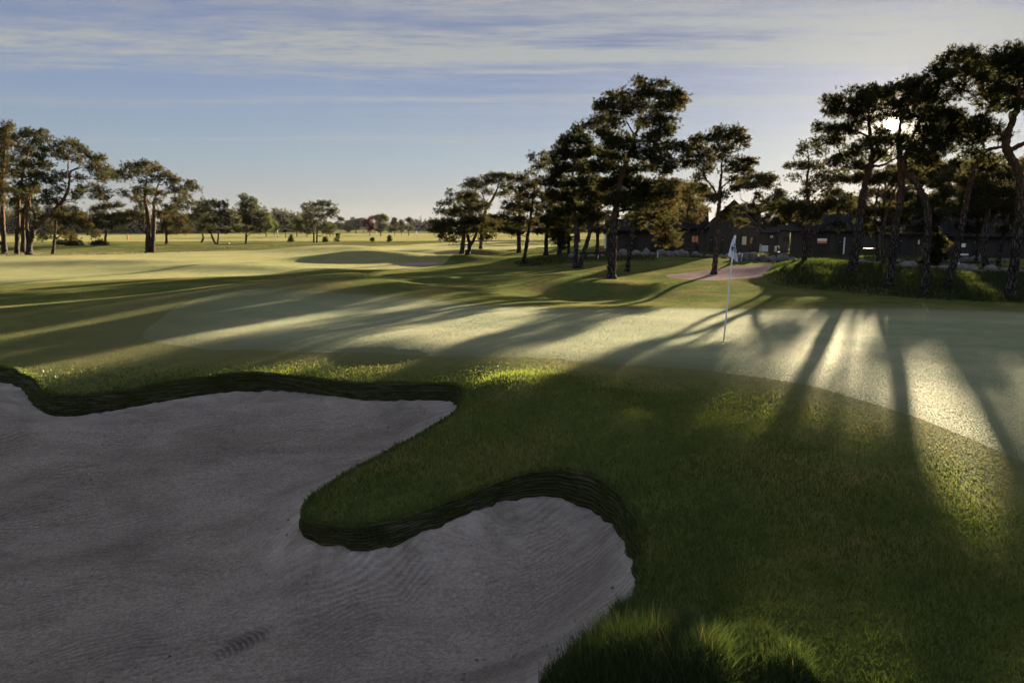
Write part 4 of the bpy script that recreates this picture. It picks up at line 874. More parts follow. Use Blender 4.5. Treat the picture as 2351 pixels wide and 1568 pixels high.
def house(name, label, u0, u1, Y, depth, vb, ve, vr, gable, opens=(), mat='timber', group='dark timber houses behind the stone wall', over=.35, chim=False):
    xa, _, zb = at_y(u0, vb, Y); xb = at_y(u1, vb, Y)[0]; ze = at_y(u0, ve, Y)[2]; zr = at_y(u0, vr, Y+depth*(0 if gable else .5))[2]
    xm = .5*(xa+xb); zg = min(zt(xm, Y), zt(xa, Y), zt(xb, Y), zb)-.3
    rz_ = -math.atan2(xm, Y); cz_ = math.cos(rz_)          # every front is square to the course
    root = thing(name, label, 'house', (xm, Y, zb), rz_, group)
    w = (xb-xa)*cz_; h0 = zg-zb; he = ze-zb; hr = zr-zb
    wl = MB()
    if gable:
        wl.prism([(-w/2,h0),(w/2,h0),(w/2,he),(0,hr),(-w/2,he)], 0, depth)
    else:
        V = [(-w/2,0,h0),(w/2,0,h0),(w/2,depth,h0),(-w/2,depth,h0),(-w/2,0,he),(w/2,0,he),(w/2,depth,he),(-w/2,depth,he),(-w/2,depth/2,hr),(w/2,depth/2,hr)]
        wl.add(V, [(0,1,5,4),(2,3,7,6),(1,2,6,9,5),(3,0,4,8,7),(4,5,9,8),(6,7,8,9),(0,3,2,1)])
    wo = wl.build('wall', M[mat], root)
    rf = MB(); t = .14; o_ = over
    if gable:
        sl = (hr-he)/(w/2)
        for s in (-1, 1):
            P = [(0,hr+.02),(s*(w/2+o_),he-sl*o_+.02),(s*(w/2+o_),he-sl*o_+.02+t),(0,hr+.02+t*1.1)]
            rf.prism(P if s < 0 else P[::-1], -o_*.6, depth+o_*.6)
    else:
        sl = (hr-he)/(depth/2)
        for s in (-1, 1):
            ye = depth/2+s*(depth/2+o_); zz = he-sl*o_+.02
            V = [(x, y, z) for x in (-w/2-.25, w/2+.25) for y, z in ((depth/2,hr+.02),(ye,zz),(ye,zz+t),(depth/2,hr+.02+t))]
            rf.add(V, [(0,1,2,3),(7,6,5,4),(0,4,5,1),(1,5,6,2),(2,6,7,3),(3,7,4,0)])
    ro = rf.build('roof', M['roof'], root)
    if gable:                                             # bargeboards along the verge
        bb = MB()
        for s in (-1, 1):
            P = [(0,hr-.16),(s*(w/2+o_),he-sl*o_-.16),(s*(w/2+o_),he-sl*o_+.015),(0,hr+.015)]
            bb.prism(P if s < 0 else P[::-1], -o_*.6-.04, -o_*.6+.02)
        bb.build('bargeboard', M['wood'], ro)
    for kind, a, b, c_, d in opens:
        p0 = at_y(a, d, Y); p1 = at_y(c_, b, Y); x0, x1, z0, z1 = (p0[0]-xm)*cz_, (p1[0]-xm)*cz_, p0[2]-zb, p1[2]-zb
        if kind == 'door':
            do = MB(); do.box(x0, x1, -.03, .02, z0, z1); do_o = do.build('door', M['door'], root)
            hb = MB(); hb.tube([(x0+.12,-.07,z0+1.0),(x0+.24,-.07,z0+1.0)], .012, 6); hb.tube([(x0+.13,-.02,z0+1.0),(x0+.13,-.075,z0+1.0)], .01, 6); hb.build('handle', M['white'], do_o)
        elif kind == 'pipe':
            do = MB(); do.tube([(x0,-.08,z0),(x0,-.08,z1)], .06, 8); do.build('downpipe', M['white'], root)
        elif kind == 'step':
            do = MB(); do.box(x0, x1, -.7, -.01, z0, z1); do.build('step', M['white'], root)
        elif kind == 'corner':
            do = MB(); do.box(x0, x1, -.06, .1, z0, z1); do.build('corner_board', M['white'], root)
        else:
            fr = MB(); e = .07
            for q in ((x0-e,x1+e,z1,z1+e),(x0-e,x1+e,z0-e,z0),(x0-e,x0,z0,z1),(x1,x1+e,z0,z1)): fr.box(q[0], q[1], -.06, .02, q[2], q[3])
            fo = fr.build('window', M['frame'], root)
            if kind == 'split':
                zm = z0+(z1-z0)*.5
                for nm, za, zb2 in (('pane_white', zm, z1), ('pane_orange', z0, zm)):
                    pn = MB(); pn.box(x0, x1, -.025, -.005, za, zb2); pn.build('pane', M[nm], fo)
            else:
                pn = MB(); pn.box(x0, x1, -.025, -.005, z0, z1); pn.build('pane', M['pane_'+kind], fo)
                if x1-x0 > .5: mu = MB(); xm2 = (x0+x1)/2; mu.box(xm2-.025, xm2+.025, -.05, -.03, z0, z1); mu.build('mullion', M['frame'], fo)
    return root
house('wooden_shed', 'low black timber shed behind the biggest pine with a white corner post', 1391, 1500, 60, 6, 570, 531, 507, False, [('corner',1387,534,1392,570),('door',1452,545,1463,570)])
house('wooden_house', 'low black timber wing with a small orange-lit window left of the gabled house', 1478, 1618, 62.4, 6, 578, 524, 484, False, [('orange',1588,542,1603,556),('dark',1596,563,1604,572)])
house('gabled_house', 'tall black timber house with a pointed gable behind the flag', 1617, 1742, 61, 7, 580, 521, 463, True, [('door',1627,543,1641,578),('cream',1703,543,1714,562),('orange',1722,545,1728,560),('dark',1672,499,1680,524),('door',1653,546,1663,578)])
house('wooden_house', 'black timber house with a half white half orange window right of the courtyard', 1811, 1978, 58, 7, 584, 531, 497, False, [('split',1876,548,1899,559),('pipe',1936,545,1936,583),('door',1921,548,1932,583)])
house('wooden_shed', 'small grey weathered shed beside the courtyard', 1787, 1810, 67, 4, 568, 530, 520, False, [('dark',1800,545,1809,552)], 'timber_grey')
house('wooden_house', 'distant black house seen through the gap above the courtyard', 1737, 1800, 96, 7, 558, 536, 524, False, [('pane'[:0] or 'cream',1768,541,1775,546),('door',1781,543,1786,557)])
house('grey_house', 'pale grey boarded house behind the dark picket fence', 1976, 2034, 76, 6, 572, 532, 514, False, [('cream',1998,541,2001,545)], 'timber_grey')
house('wooden_house', 'black timber house with a tiny pale window behind the crooked pine', 2026, 2163, 57, 7, 583, 538, 500, False, [('cream',2107,551,2112,561),('door',2060,548,2070,582)])
house('wooden_house', 'long black timber house with a pale window at the right edge', 2166, 2440, 54, 8, 588, 544, 500, False, [('white',2204,560,2215,569),('step',2186,584,2222,588),('door',2228,554,2238,587),('cream',2251,550,2254,562),('pipe',2250,546,2250,586)])

# ---------------------------------------------------------------- courtyard and small things by the houses
def drape(name, poly_px, Y0, mat, lift=.006, step=.5):
    Q = [hit(u, v)[:2] for u, v in poly_px]; L = densify([(a, b, 0) for a, b in Q], step)[:, :2]
    lo, hi = L.min(0), L.max(0)
    gx_, gy_ = np.meshgrid(np.arange(lo[0], hi[0], step), np.arange(lo[1], hi[1], step)); gx_ = gx_.ravel(); gy_ = gy_.ravel()
    k = inside(L, gx_, gy_) & (near_dist(L, gx_, gy_) > step*.4); gx_, gy_ = gx_[k], gy_[k]
    vs_ = [Vector(p) for p in zip(gx_, gy_)]; b = len(vs_); vs_ += [Vector(p) for p in L]
    a1, _, a3, _, _, _ = geometry.delaunay_2d_cdt(vs_, [(b+i, b+(i+1) % len(L)) for i in range(len(L))], [], 1, 1e-6)
    V = np.array([(p.x, p.y) for p in a1]); F = np.array([tuple(f) for f in a3 if len(f) == 3])
    me = np_mesh(name, np.column_stack([V, zter(V[:, 0], V[:, 1])+lift]), F, True)
    return tag(obj(name, me, M[mat]), kind='structure')
M['court'] = sandmat('courtyard_gravel', (.52,.50,.47), (.44,.42,.40), .008)
drape('courtyard', [(1741,566),(1770,564),(1811,571),(1812,577),(1780,580),(1741,581)], 60, 'court')
def post(name, label, cat, u, v0, v1, Y, r, mat, group=None, top_u=None, n=8, cap=None):
    p = at_y(u, v0, Y); zb = zt(p[0], Y); h = at_y(u, v1, Y)[2]-p[2]; dx = 0 if top_u is None else at_y(top_u, v1, Y)[0]-p[0]
    mb = MB(); mb.tube([(0,0,-.25),(0,0,0),(dx*.96,0,h*.97),(dx,0,h)], [r,r,r,r*.7], n)
    o = mb.build(name, M[mat], None, (p[0], Y, zb)); return tag(o, label, cat, group)
for u, l in ((1766, 'leftmost dark bollard at the back of the courtyard'), (1770, 'dark bollard just right of the leftmost one in the courtyard'),
             (1775, 'dark bollard in the middle of the courtyard edge'), (1786, 'dark bollard nearest the right house of the courtyard')):
    post('bollard', l, 'bollard', u, 578, 557 if u < 1780 else 560, 59.5, .11, 'wood', 'dark bollards round the courtyard')
kx0, kx1 = at_y(1756, 578, 58.6)[0], at_y(1792, 578, 58.6)[0]; kz = zt((kx0+kx1)/2, 58.6)
kb = MB(); kb.box(0, kx1-kx0, 0, .28, -.1, .2); tag(kb.build('timber_kerb', M['wood'], None, (kx0, 58.6, kz)), 'low timber kerb lying along the front of the courtyard', 'kerb')
# white notice board on two legs
sx, sy, sz = at_y(1745.5, 556, 66); sz = zt(sx, 66)
nb = thing('notice_board', 'white notice board standing beside the gabled house corner', 'sign', (sx, 66, sz))
q = MB(); q.box(-.16, .16, -.02, .02, .35, .85); q.build('board', M['white'], nb)
for s in (-1, 1): q = MB(); q.box(s*.13-.02, s*.13+.02, -.015, .015, -.2, .35); q.build('leg', M['wood'], nb)
q = MB(); q.box(-.06, .06, -.026, -.021, .62, .76); q.build('notice', M['pane_orange'], nb)
# red hydrant cabinet
M['red'] = plain('red_paint', (.42,.035,.03), .45, .15)
hx = at_y(1380, 571, 56); hz = zt(hx[0], 56)
hy = thing('hydrant_cabinet', 'red hydrant cabinet left of the black shed', 'hydrant', (hx[0], 56, hz))
q = MB(); q.box(-.11, .11, -.09, .09, -.1, .36); q.box(-.13, .13, -.11, .11, .36, .41); q.build('body', M['red'], hy)
q = MB(); q.box(-.012, .012, -.1, -.092, .05, .32); q.build('door_seam', M['white'], hy)
# dark fence in front of the pale house; its sunlit top painted white
fx0, fx1 = at_y(1982, 584, 61)[0], at_y(2014, 584, 61)[0]; fz = zt((fx0+fx1)/2, 61)
fe = thing('picket_fence', 'dark picket fence with a sunlit top rail between two black houses', 'fence', (fx0, 61, fz))
q = MB(); q.box(-.05, fx1-fx0+.05, -.05, .05, .56, .63); q.build('top_rail', M['white'], fe)
for i in range(9):
    x = (fx1-fx0)*i/8; q = MB(); q.box(x-.045, x+.045, -.02, .02, -.2, .558); q.build('picket', M['wood'], fe)

# ---------------------------------------------------------------- boulders
M['stone'], nt = nmat('granite'); n = N(nt)
P = n('ShaderNodeTexCoord').outputs['Object']
col = n.mix(n.noise(P, 2.2, 5, .65), (.085,.083,.08), (.24,.228,.22)); col = n.mix(n.ramp(n.noise(P, 5., 4, .6), [(.52, 0.), (.62, .6)]), col, (.10,.105,.075))
n('ShaderNodeOutputMaterial', Surface=n('ShaderNodeBsdfDiffuse', Color=col, Normal=n('ShaderNodeBump', Strength=.8, Distance=.06, Height=n.noise(P, 7., 5, .65))))
import bmesh
def stone_mesh(seed):
    r = np.random.default_rng(seed); bm = bmesh.new(); bmesh.ops.create_icosphere(bm, subdivisions=3, radius=1.)
    planes = [(Vector(r.normal(0, 1, 3)).normalized(), r.uniform(.62, .92)) for _ in range(11)]
    for v in bm.verts:
        for pn, d in planes:
            e = v.co.dot(pn)-d
            if e > 0: v.co -= pn*e*.88
        a = v.co; k = 1+float(vnoise([a.x*1.3+seed], [a.y*1.3+a.z*2.1])[0])*.22+float(vnoise([a.x*4+seed*3], [a.y*4+a.z*5])[0])*.06
        v.co *= k
    me = bpy.data.meshes.new('boulder'); bm.to_mesh(me); bm.free(); me.materials.append(M['stone'])
    me.polygons.foreach_set('use_smooth', [True]*len(me.polygons)); return me
SM = [stone_mesh(k) for k in range(7)]
def stones(rows, xf, Yf, label, group):
    ox, oy, k = xf
    for i, (a, b, w, h) in enumerate(rows):
        u, v = (ox+a/k)*S2D, (oy+b/k)*S2D; Y = Yf(u, v) if callable(Yf) else Yf
        p = at_y(u, v, Y); mpx = Y/FPX/k*S2D; o = bpy.data.objects.new('boulder', SM[(i*3+len(group)) % 7]); COL.objects.link(o)
        sx_, sz_ = w*mpx*.66, h*mpx*1.05
        o.location = (p[0], Y+random.uniform(-.15, .15), zt(p[0], Y)+sz_*.35); o.scale = (sx_, sx_*random.uniform(.8, 1.1), sz_*.8)
        o.rotation_euler = (random.uniform(-.25, .25), random.uniform(-.2, .2), random.uniform(0, 6.28)); tag(o, label, 'boulder', group)
stones([(320,470,50,30),(220,455,60,35),(180,455,30,20),(90,430,40,30),(20,440,60,40),(520,460,90,65),(480,470,50,30),(570,450,50,30),(650,475,90,60),(700,490,60,35),(755,475,70,75),(800,490,50,35),(830,490,40,30),
        (900,485,90,65),(950,490,70,55),(1000,480,60,50),(1050,490,70,55),(1090,470,60,70),(1140,475,60,50),(1230,465,70,45),(1280,470,40,30),(1350,480,50,30),(1410,485,50,30),(1480,490,50,30),(1545,495,60,40)],
       (1380,500,4.053), 45.5, 'jagged grey stone of the low dry wall in front of the black houses', 'stones of the dry wall left of the path')
stones([(1600,500,60,45),(1660,515,60,60),(1700,520,70,70),(1740,535,60,70),(1800,560,90,80),(1845,560,60,50),(1890,560,90,70),(1970,575,70,45),(1995,560,80,60),(2075,565,80,75),(2125,560,60,60),(2185,545,80,50),(2250,540,40,30)],
       (1380,500,4.053), lambda u, v: 43-(u-1640)*.012, 'rounded grey boulder in the curved row at the top of the gravel path', 'boulders at the top of the path')
stones([(1500,650,80,40),(1540,640,70,50),(1625,655,110,40),(1715,645,110,60),(2010,655,100,80),(2080,655,100,50),(2165,660,80,40),(2235,655,60,45)],
       (1750,520,5.878), 39.5, 'pale boulder peeping over the crest of the grassy mound', 'pale boulders behind the crest of the mound')
stones([(560,820,90,60),(610,810,60,50),(780,835,50,40),(870,840,70,50),(1130,850,60,40),(1210,850,120,60),(1270,840,70,40),(1440,840,60,60),(1520,840,100,80),(1640,850,140,80),(1720,840,80,90),(1890,790,90,60),(2060,790,90,60),(2000,800,60,50)],
       (2080,500,5.878), 41.5, 'grey boulder in the far row along the lawn of the right-hand houses', 'boulders along the far lawn')
stones([(640,890,160,100),(770,900,140,100),(1070,935,100,60),(1190,940,140,90),(1350,1000,50,60),(1470,1020,150,110),(1580,1010,120,110),(1730,1040,90,40),(1840,1015,140,100),(2040,1000,100,80),(2060,1030,90,50),(2330,1010,70,70)],
       (2080,500,5.878), 31.5, 'large dark boulder in the near row among the right-hand pines', 'large boulders in the near row')

# ---------------------------------------------------------------- stakes, posts
GS = 'white boundary stakes'
for (u, v0, v1, tu, Y, l) in [(1373.6,584,573,None,44,'leftmost white stake, left of the biggest pine trunk'), (1510,588,574.5,None,44,'white stake in the grass below the dry stone wall'),
        (1701,603,586,1704.5,42,'leaning white stake right of the flag'), (1827.6,598,587,None,37.5,'short white stake beside the low spreading pine'), (2200,618,603,None,36.5,'white stake among the right-hand boulders')]:
    post('marker_stake', l, 'stake', u, v0, v1, Y, .035, 'white', GS, tu, 4)
def striped(u, v0, v1, Y, label):
    p = at_y(u, v0, Y); h = (v0-v1)*Y/FPX; root = thing('distance_post', label, 'post', (p[0], Y, zt(p[0], Y)), 0, 'striped distance posts on the meadow')
    for k in range(6):
        mb = MB(); mb.tube([(0,0,h*k/6),(0,0,h*(k+1)/6)], .13, 8); mb.build('band', M['white'] if k % 2 else M['door'], root)
striped(638, 547, 532, 190, 'black and white striped post left of the twin-stemmed pine'); striped(864.5, 546, 536, 220, 'small striped post below the copper and green trees')
striped(956.5, 547, 536, 230, 'striped post farthest right on the meadow')
post('marker_post', 'red post on the meadow left of the wide-spreading pine', 'post', 293, 547, 535, 150, .14, 'red')
post('marker_post', 'tiny white marker on the grass right of the round meadow pine', 'marker', 526.5, 560, 556.5, 108, .09, 'white')
# ---------------------------------------------------------------- flagstick and hole
FY = at_z(1661, 783, 0.)[1]; fxb = at_z(1661, 783, 0.)[0]; fz = zt(fxb, FY); top = at_y(1686.5, 541, FY)
fs = thing('golf_flagstick', 'white golf flagstick leaning slightly right in the hole on the green', 'flagstick', (fxb, FY, fz))
M['pole'] = plain('white_fibreglass', (.74,.80,.86), .35, .03); M['flag'] = plain('white_flag_cloth', (.62,.66,.80), .8, .05); M['black'] = plain('black_print', (.012,.012,.016), .8)
tp = (top[0]-fxb, 0, top[2]-fz)
q = MB(); q.tube([(0,0,-.08),(tp[0]*.33,0,tp[2]*.33),(tp[0]*.66,0,tp[2]*.66),tp], [.0155,.0145,.0135,.012], 12); q.build('pole', M['pole'], fs, smooth=True)
q = MB(); q.tube([tp,(tp[0]+.004,0,tp[2]+.03)], [.016,.012], 8); q.tube([(tp[0]+.004,0,tp[2]+.03),(tp[0]+.012,0,tp[2]+.12)], [.005,.003], 6); q.build('ferrule', M['black'], fs)
def fl(X, Yp, dy=0.):
    p = at_y((1740+X/17.42)*S2D, (560+Yp/17.42)*S2D, FY); return np.array([p[0]-fxb, dy, p[2]-fz])
LE = [(640,225),(598,300),(560,385),(528,490),(500,600),(470,730),(440,850),(410,950),(385,1040)]
RE = [(730,225),(722,310),(712,410),(700,500),(697,590),(718,730),(745,900),(772,1100),(800,1315)]
LC, RC = catmull([(a, b, 0) for a, b in LE], 3), catmull([(a, b, 0) for a, b in RE], 3)
NR, NS = len(LC), 14
def cloth(t, s):
    a, b = LC[int(round(t*(NR-1)))], RC[int(round(t*(NR-1)))]; p = a*(1-s)+b*s
    return fl(p[0], p[1], -.03+.022*math.sin(s*7.5+t*2.2)*(.25+t)-.012*math.sin(s*13+1)*t)
Vf = np.array([cloth(i/(NR-1), j/(NS-1)) for i in range(NR) for j in range(NS)])
Ff = np.array([(i*NS+j, i*NS+j+1, (i+1)*NS+j+1, (i+1)*NS+j) for i in range(NR-1) for j in range(NS-1)])
fo = obj('flag', np_mesh('flag', Vf, Ff, True), M['flag'], fs)
sm = fo.modifiers.new('thickness', 'SOLIDIFY'); sm.thickness = .003; sm.offset = 0
def on_cloth(X, Yp):
    best = min(((i, j) for i in range(NR) for j in range(NS)), key=lambda k: (LC[k[0]][0]*(1-k[1]/(NS-1))+RC[k[0]][0]*k[1]/(NS-1)-X)**2+(LC[k[0]][1]*(1-k[1]/(NS-1))+RC[k[0]][1]*k[1]/(NS-1)-Yp)**2)
    return fl(X, Yp, Vf[best[0]*NS+best[1]][1]-.006)
em = MB()
def stroke(P, W):
    L, R_ = [], []
    for i, p in enumerate(P):
        a, b = P[max(i-1, 0)], P[min(i+1, len(P)-1)]; d = np.array([b[0]-a[0], b[1]-a[1]], float); d /= np.linalg.norm(d); nn_ = np.array([-d[1], d[0]])*W[i]*.5
        L.append(on_cloth(p[0]+nn_[0], p[1]+nn_[1])); R_.append(on_cloth(p[0]-nn_[0], p[1]-nn_[1]))
    k = len(P); em.add(L+R_, [(i, i+1, k+i+1, k+i) for i in range(k-1)])
stroke([(690,545),(655,590),(610,620),(575,650),(555,700),(548,770),(538,850)], [14,40,75,80,62,45,24])
stroke([(590,585),(600,640),(590,700)], [20,60,30]); stroke([(560,720),(600,715),(650,700),(690,720),(728,755)], [40,34,34,26,14])
stroke([(640,660),(655,690)], [30,30]); stroke([(690,760),(672,830),(645,915)], [30,34,12]); stroke([(712,830),(728,890),(738,945)], [16,22,10]); stroke([(590,740),(585,800),(578,838)], [18,16,8])
stroke([(610,740),(608,780)], [12,8]); stroke([(700,640),(716,700)], [10,8])
em.build('emblem', M['black'], fo)
hc = MB()
hc.tube([(0,0,.0045),(0,0,.006)], .056, 24); ho = tag(hc.build('golf_hole', M['black'], None, (fxb, FY, fz)), 'dark round golf hole in the green at the foot of the flagstick', 'golf hole')  # flat black disc on the turf; the cup's inner shade is its colour
q = MB()
for k in range(24):
    a0, a1 = 2*math.pi*k/24, 2*math.pi*(k+1)/24
    q.add([(math.cos(a)*r, math.sin(a)*r, .0075) for a, r in ((a0,.051),(a0,.056),(a1,.056),(a1,.051))], [(0,1,2,3)])
q.build('rim', M['white'], ho)
# ---------------------------------------------------------------- distant trees, bushes, saplings
def far_tree(name, label, u, Y, vb, vt, w, kind, mat, seed, group=None, cat='tree', tuft=None):
    r = np.random.default_rng(seed); h = vb-vt; pads = []
    px = Y/FPX
    if kind == 'sapling':
        for k in range(11):
            f = r.uniform(.12, .95); ww = w*.5*(1.05-f)
            pads.append((u+r.uniform(-1, 1)*ww*.8, vb-h*f, w*.10, h*.06))
    elif kind == 'cone':
        for k in range(9):
            f = .14+.86*k/8; ww = w*.64*(1-f)**.75*r.uniform(.65, 1.15)+w*.05
            for s in (-1, 0, 1): pads.append((u+s*ww*.42*r.uniform(.7, 1.2), vb-h*f*.93+r.normal(0, .02)*h, max(w*.05, ww*.42), h*.045))
    elif kind == 'pine':
        for k in range(16):
            f = r.uniform(.32, .97); ww = w*.5*math.sin(min(1, (f-.2)/.75)*math.pi*.85+.25)
            pads.append((u+r.uniform(-1, 1)*ww*.8, vb-h*f, w*.17*r.uniform(.7, 1.2), h*.07))
        pads.append((u, vb-h*.95, w*.15, h*.05))
    else:
        for k in range(20):
            a = r.uniform(0, 6.28); q = r.random()**.5
            pads.append((u+math.cos(a)*q*w*.40, vb-h*.56-math.sin(a)*q*h*.37, w*.17*r.uniform(.8, 1.3), h*.11*r.uniform(.8, 1.2)))
    t = tuft or max(.14, min(1.3*px*1.6, .085*h*px))
    trunk = [[(u, vb, max(1.2, w*.07)), (u+r.normal(0, .02)*w, vb-h*.5, max(.8, w*.05)), (u, vb-h*.9, .5)]]
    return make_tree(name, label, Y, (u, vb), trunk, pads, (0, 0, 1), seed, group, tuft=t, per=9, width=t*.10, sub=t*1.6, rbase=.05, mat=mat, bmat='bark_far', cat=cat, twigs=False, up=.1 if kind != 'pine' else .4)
X2 = lambda x: 398+x/3.758
Y2 = lambda y: 379+y/3.758
GD = 'distant trees along the far side of the meadow'
for i, (x, b, t, w, kd, mt, Y, nm, l) in enumerate([
    (800,606,400,125,'round','leaf',205,'birch_tree','pale yellow-green birch glowing right of the pointed meadow pine'),
    (870,606,470,80,'round','leaf',215,'leafy_tree','small green tree at the right foot of the pale birch'),
    (970,610,470,110,'pine','needle_far',190,'pine_tree','distant brown pine between the birch and the twin-stemmed pine'),
    (1065,610,425,135,'round','leaf',200,'leafy_tree','light green leafy tree left of the twin-stemmed pine'),
    (1150,608,500,70,'pine','needle_far',195,'pine_tree','small distant pine behind the left edge of the twin-stemmed pine'),
    (1350,612,500,80,'pine','needle_far',200,'pine_tree','distant pine showing right of the twin stems'),
    (1440,580,458,85,'pine','needle_far',330,'conifer','distant dark conifer with a pointed top right of the twin-stemmed pine'),
    (1510,585,478,80,'round','needle_far',330,'leafy_tree','distant dark rounded tree left of the large distant one'),
    (1575,588,448,145,'round','needle_far',320,'leafy_tree','large distant dark tree of the horizon group'),
    (1640,580,470,70,'pine','needle_far',340,'conifer','distant conifer just left of the copper tree'),
    (1695,606,430,120,'round','leaf_red',235,'copper_beech','copper-red leaved tree on the far meadow'),
    (1790,612,412,130,'round','leaf',225,'leafy_tree','open green leafy tree right of the copper-red one'),
    (1870,590,520,70,'round','needle_far',350,'leafy_tree','low distant tree right of the open green one'),
    (1908,612,463,78,'pine','needle_far',240,'conifer','left conifer of the trio near the centre of the horizon'),
    (1968,612,480,62,'pine','needle_far',245,'conifer','middle and shortest conifer of the horizon trio'),
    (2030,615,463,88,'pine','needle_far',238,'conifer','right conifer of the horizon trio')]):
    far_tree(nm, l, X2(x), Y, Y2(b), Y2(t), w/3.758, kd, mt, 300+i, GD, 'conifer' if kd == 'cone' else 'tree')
GH = 'trees behind the wooden houses'
for i, (u, Y, vb, vt, w, kd, l) in enumerate([
    (1810,100,556,444,95,'round','domed tree rising behind the courtyard houses'), (1875,112,556,458,90,'round','rounded tree behind the house right of the courtyard'),
    (1745,105,556,470,70,'round','round tree behind the right slope of the gable'), (1560,95,560,462,110,'pine','pine behind the low black wing'), (1470,100,560,475,100,'pine','pine behind the black shed'),
    (1960,98,556,452,110,'pine','pine behind the gap with the picket fence'), (2060,92,558,440,110,'pine','pine behind the roof left of the pale house'), (2150,96,558,450,100,'round','round tree behind the roof left of the long house'),
    (2240,90,558,430,120,'pine','pine behind the left end of the long house'), (2340,94,558,440,120,'pine','pine behind the right end of the long house'), (1330,120,552,490,90,'pine','distant pine seen between the twin trunks'), (1270,130,550,495,80,'pine','distant pine left of the twin trunks')]):
    far_tree('pine_tree' if kd == 'pine' else 'leafy_tree', l, u, Y, vb, vt, w, kd, 'needle', 340+i, GH)
GP = 'pine saplings on the meadow edge'
for i, (u, v, h, w, l) in enumerate([(669,557,16,11,'pine sapling left of the twin-stemmed pine'), (747,557,13,10,'pine sapling right of the twin-stemmed pine'), (777,556.5,19,16,'largest and bushiest pine sapling on the meadow edge'),
        (855,555,8,7,'smallest pine sapling on the meadow edge'), (894,555,14,12,'pine sapling farthest right on the meadow edge')]):
    far_tree('pine_sapling', l, u, 124, v, v-h, w*1.25, 'sapling', 'leaf', 370+i, GP, 'sapling')
def shrub(label, u, Y, v, w, h, seed):
    r = np.random.default_rng(seed); p = at_y(u, v, Y); px = Y/FPX; pads = [((r.uniform(-.4, .4)*w*px, r.uniform(-.4, .4)*w*px*.6, h*px*r.uniform(.15, .55)), w*px*.22, w*px*.2, h*px*.4) for _ in range(9)]
    tri, ti, _ = foliage(pads, r, .28, 9, 1.0, .025, .5, .4)
    o = obj('low_shrub', foliage_mesh('low_shrub', tri, ti), M['needle_far'], None, (p[0], Y, zt(p[0], Y))); tag(o, label, 'shrub', 'dark low shrubs under the left-hand pines')
shrub('leftmost dark low shrub beyond the slim pine', 146, 100, 560, 39, 9, 401); shrub('dark low shrub in the middle of the three beyond the slim pine', 170, 94, 563, 39, 9, 402)
shrub('dark low shrub at the foot of the small lone pine', 229, 94, 563, 24, 9, 403)
# far woods that read as one dark mass
def woods(name, u0, u1, Y, vb, vt, nt_, seed, mat='needle_far'):
    r = np.random.default_rng(seed); px = Y/FPX; pads = []
    for k in range(nt_):
        u = u0+(u1-u0)*(k+r.random())/nt_; top = vt+(vb-vt)*r.uniform(0, .28); yy = r.uniform(0, 25)
        for j in range(5):
            f = j/4.; hh = (vb-top)
            a = at_y(u, vb-hh*(.12+.82*f), Y); ww = (u1-u0)/nt_*px*1.1*(1.1-.75*f)
            pads.append(((a[0]+r.normal(0, .3), Y+yy+r.normal(0, 1.), a[2]), max(.6, ww), max(.6, ww), hh*px*.13))
    tri, ti, _ = foliage(pads, r, 1.6, 7, .8, .17, .2, 2.2)
    tag(obj(name, foliage_mesh(name, tri, ti), M[mat]), kind='stuff')
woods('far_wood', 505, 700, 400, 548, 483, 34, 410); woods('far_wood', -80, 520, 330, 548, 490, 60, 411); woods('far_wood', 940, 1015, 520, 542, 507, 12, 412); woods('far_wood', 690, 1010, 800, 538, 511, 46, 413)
woods('far_wood', 1000, 1420, 420, 545, 508, 40, 414)
# ---------------------------------------------------------------- grass that stands up from the ground
def grassmat(name, ca, cb, tr, k=.45):
    m, nt = nmat(name); n = N(nt)
    t = n('ShaderNodeAttribute', {'attribute_name': 'tint'}).outputs['Fac']
    col = n.ramp(t, [(0., ca), (.62, cb), (.86, tuple(.5*(a+b) for a, b in zip(cb, (.24,.17,.07)))), (1., (.26,.19,.085))])
    d = n('ShaderNodeBsdfDiffuse', Color=col); tl = n('ShaderNodeBsdfTranslucent', Color=n.mix(1., col, tr, 'MULTIPLY'))
    g = n('ShaderNodeBsdfGlossy', Color=(.7,.7,.65), Roughness=.45)
    n('ShaderNodeOutputMaterial', Surface=n('ShaderNodeMixShader', _0=.018, _1=n('ShaderNodeMixShader', _0=k, _1=d, _2=tl), _2=g)); return m
M['turf_blade'] = grassmat('turf_blades', (.040,.066,.015), (.098,.128,.032), (1.35,1.2,.7))
M['long_blade'] = grassmat('long_grass_blades', (.026,.046,.012), (.052,.080,.022), (1.1,1.05,.7))
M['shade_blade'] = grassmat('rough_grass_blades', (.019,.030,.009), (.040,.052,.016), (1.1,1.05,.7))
M['dry_blade'] = grassmat('dry_grass_blades', (.055,.05,.024), (.08,.064,.034), (1.0,.95,.8), .15)
def scatter_tris(F, dens_fn, rng):
    A, B_, C_ = T3[F[:, 0]], T3[F[:, 1]], T3[F[:, 2]]
    ar = .5*np.linalg.norm(np.cross(B_-A, C_-A), axis=1); ce_ = (A+B_+C_)/3
    cnt = rng.poisson(ar*dens_fn(ce_)); idx = np.repeat(np.arange(len(F)), cnt)
    r1 = np.sqrt(rng.random(len(idx)))[:, None]; r2 = rng.random(len(idx))[:, None]
    return A[idx]*(1-r1)+B_[idx]*(r1*(1-r2))+C_[idx]*(r1*r2)
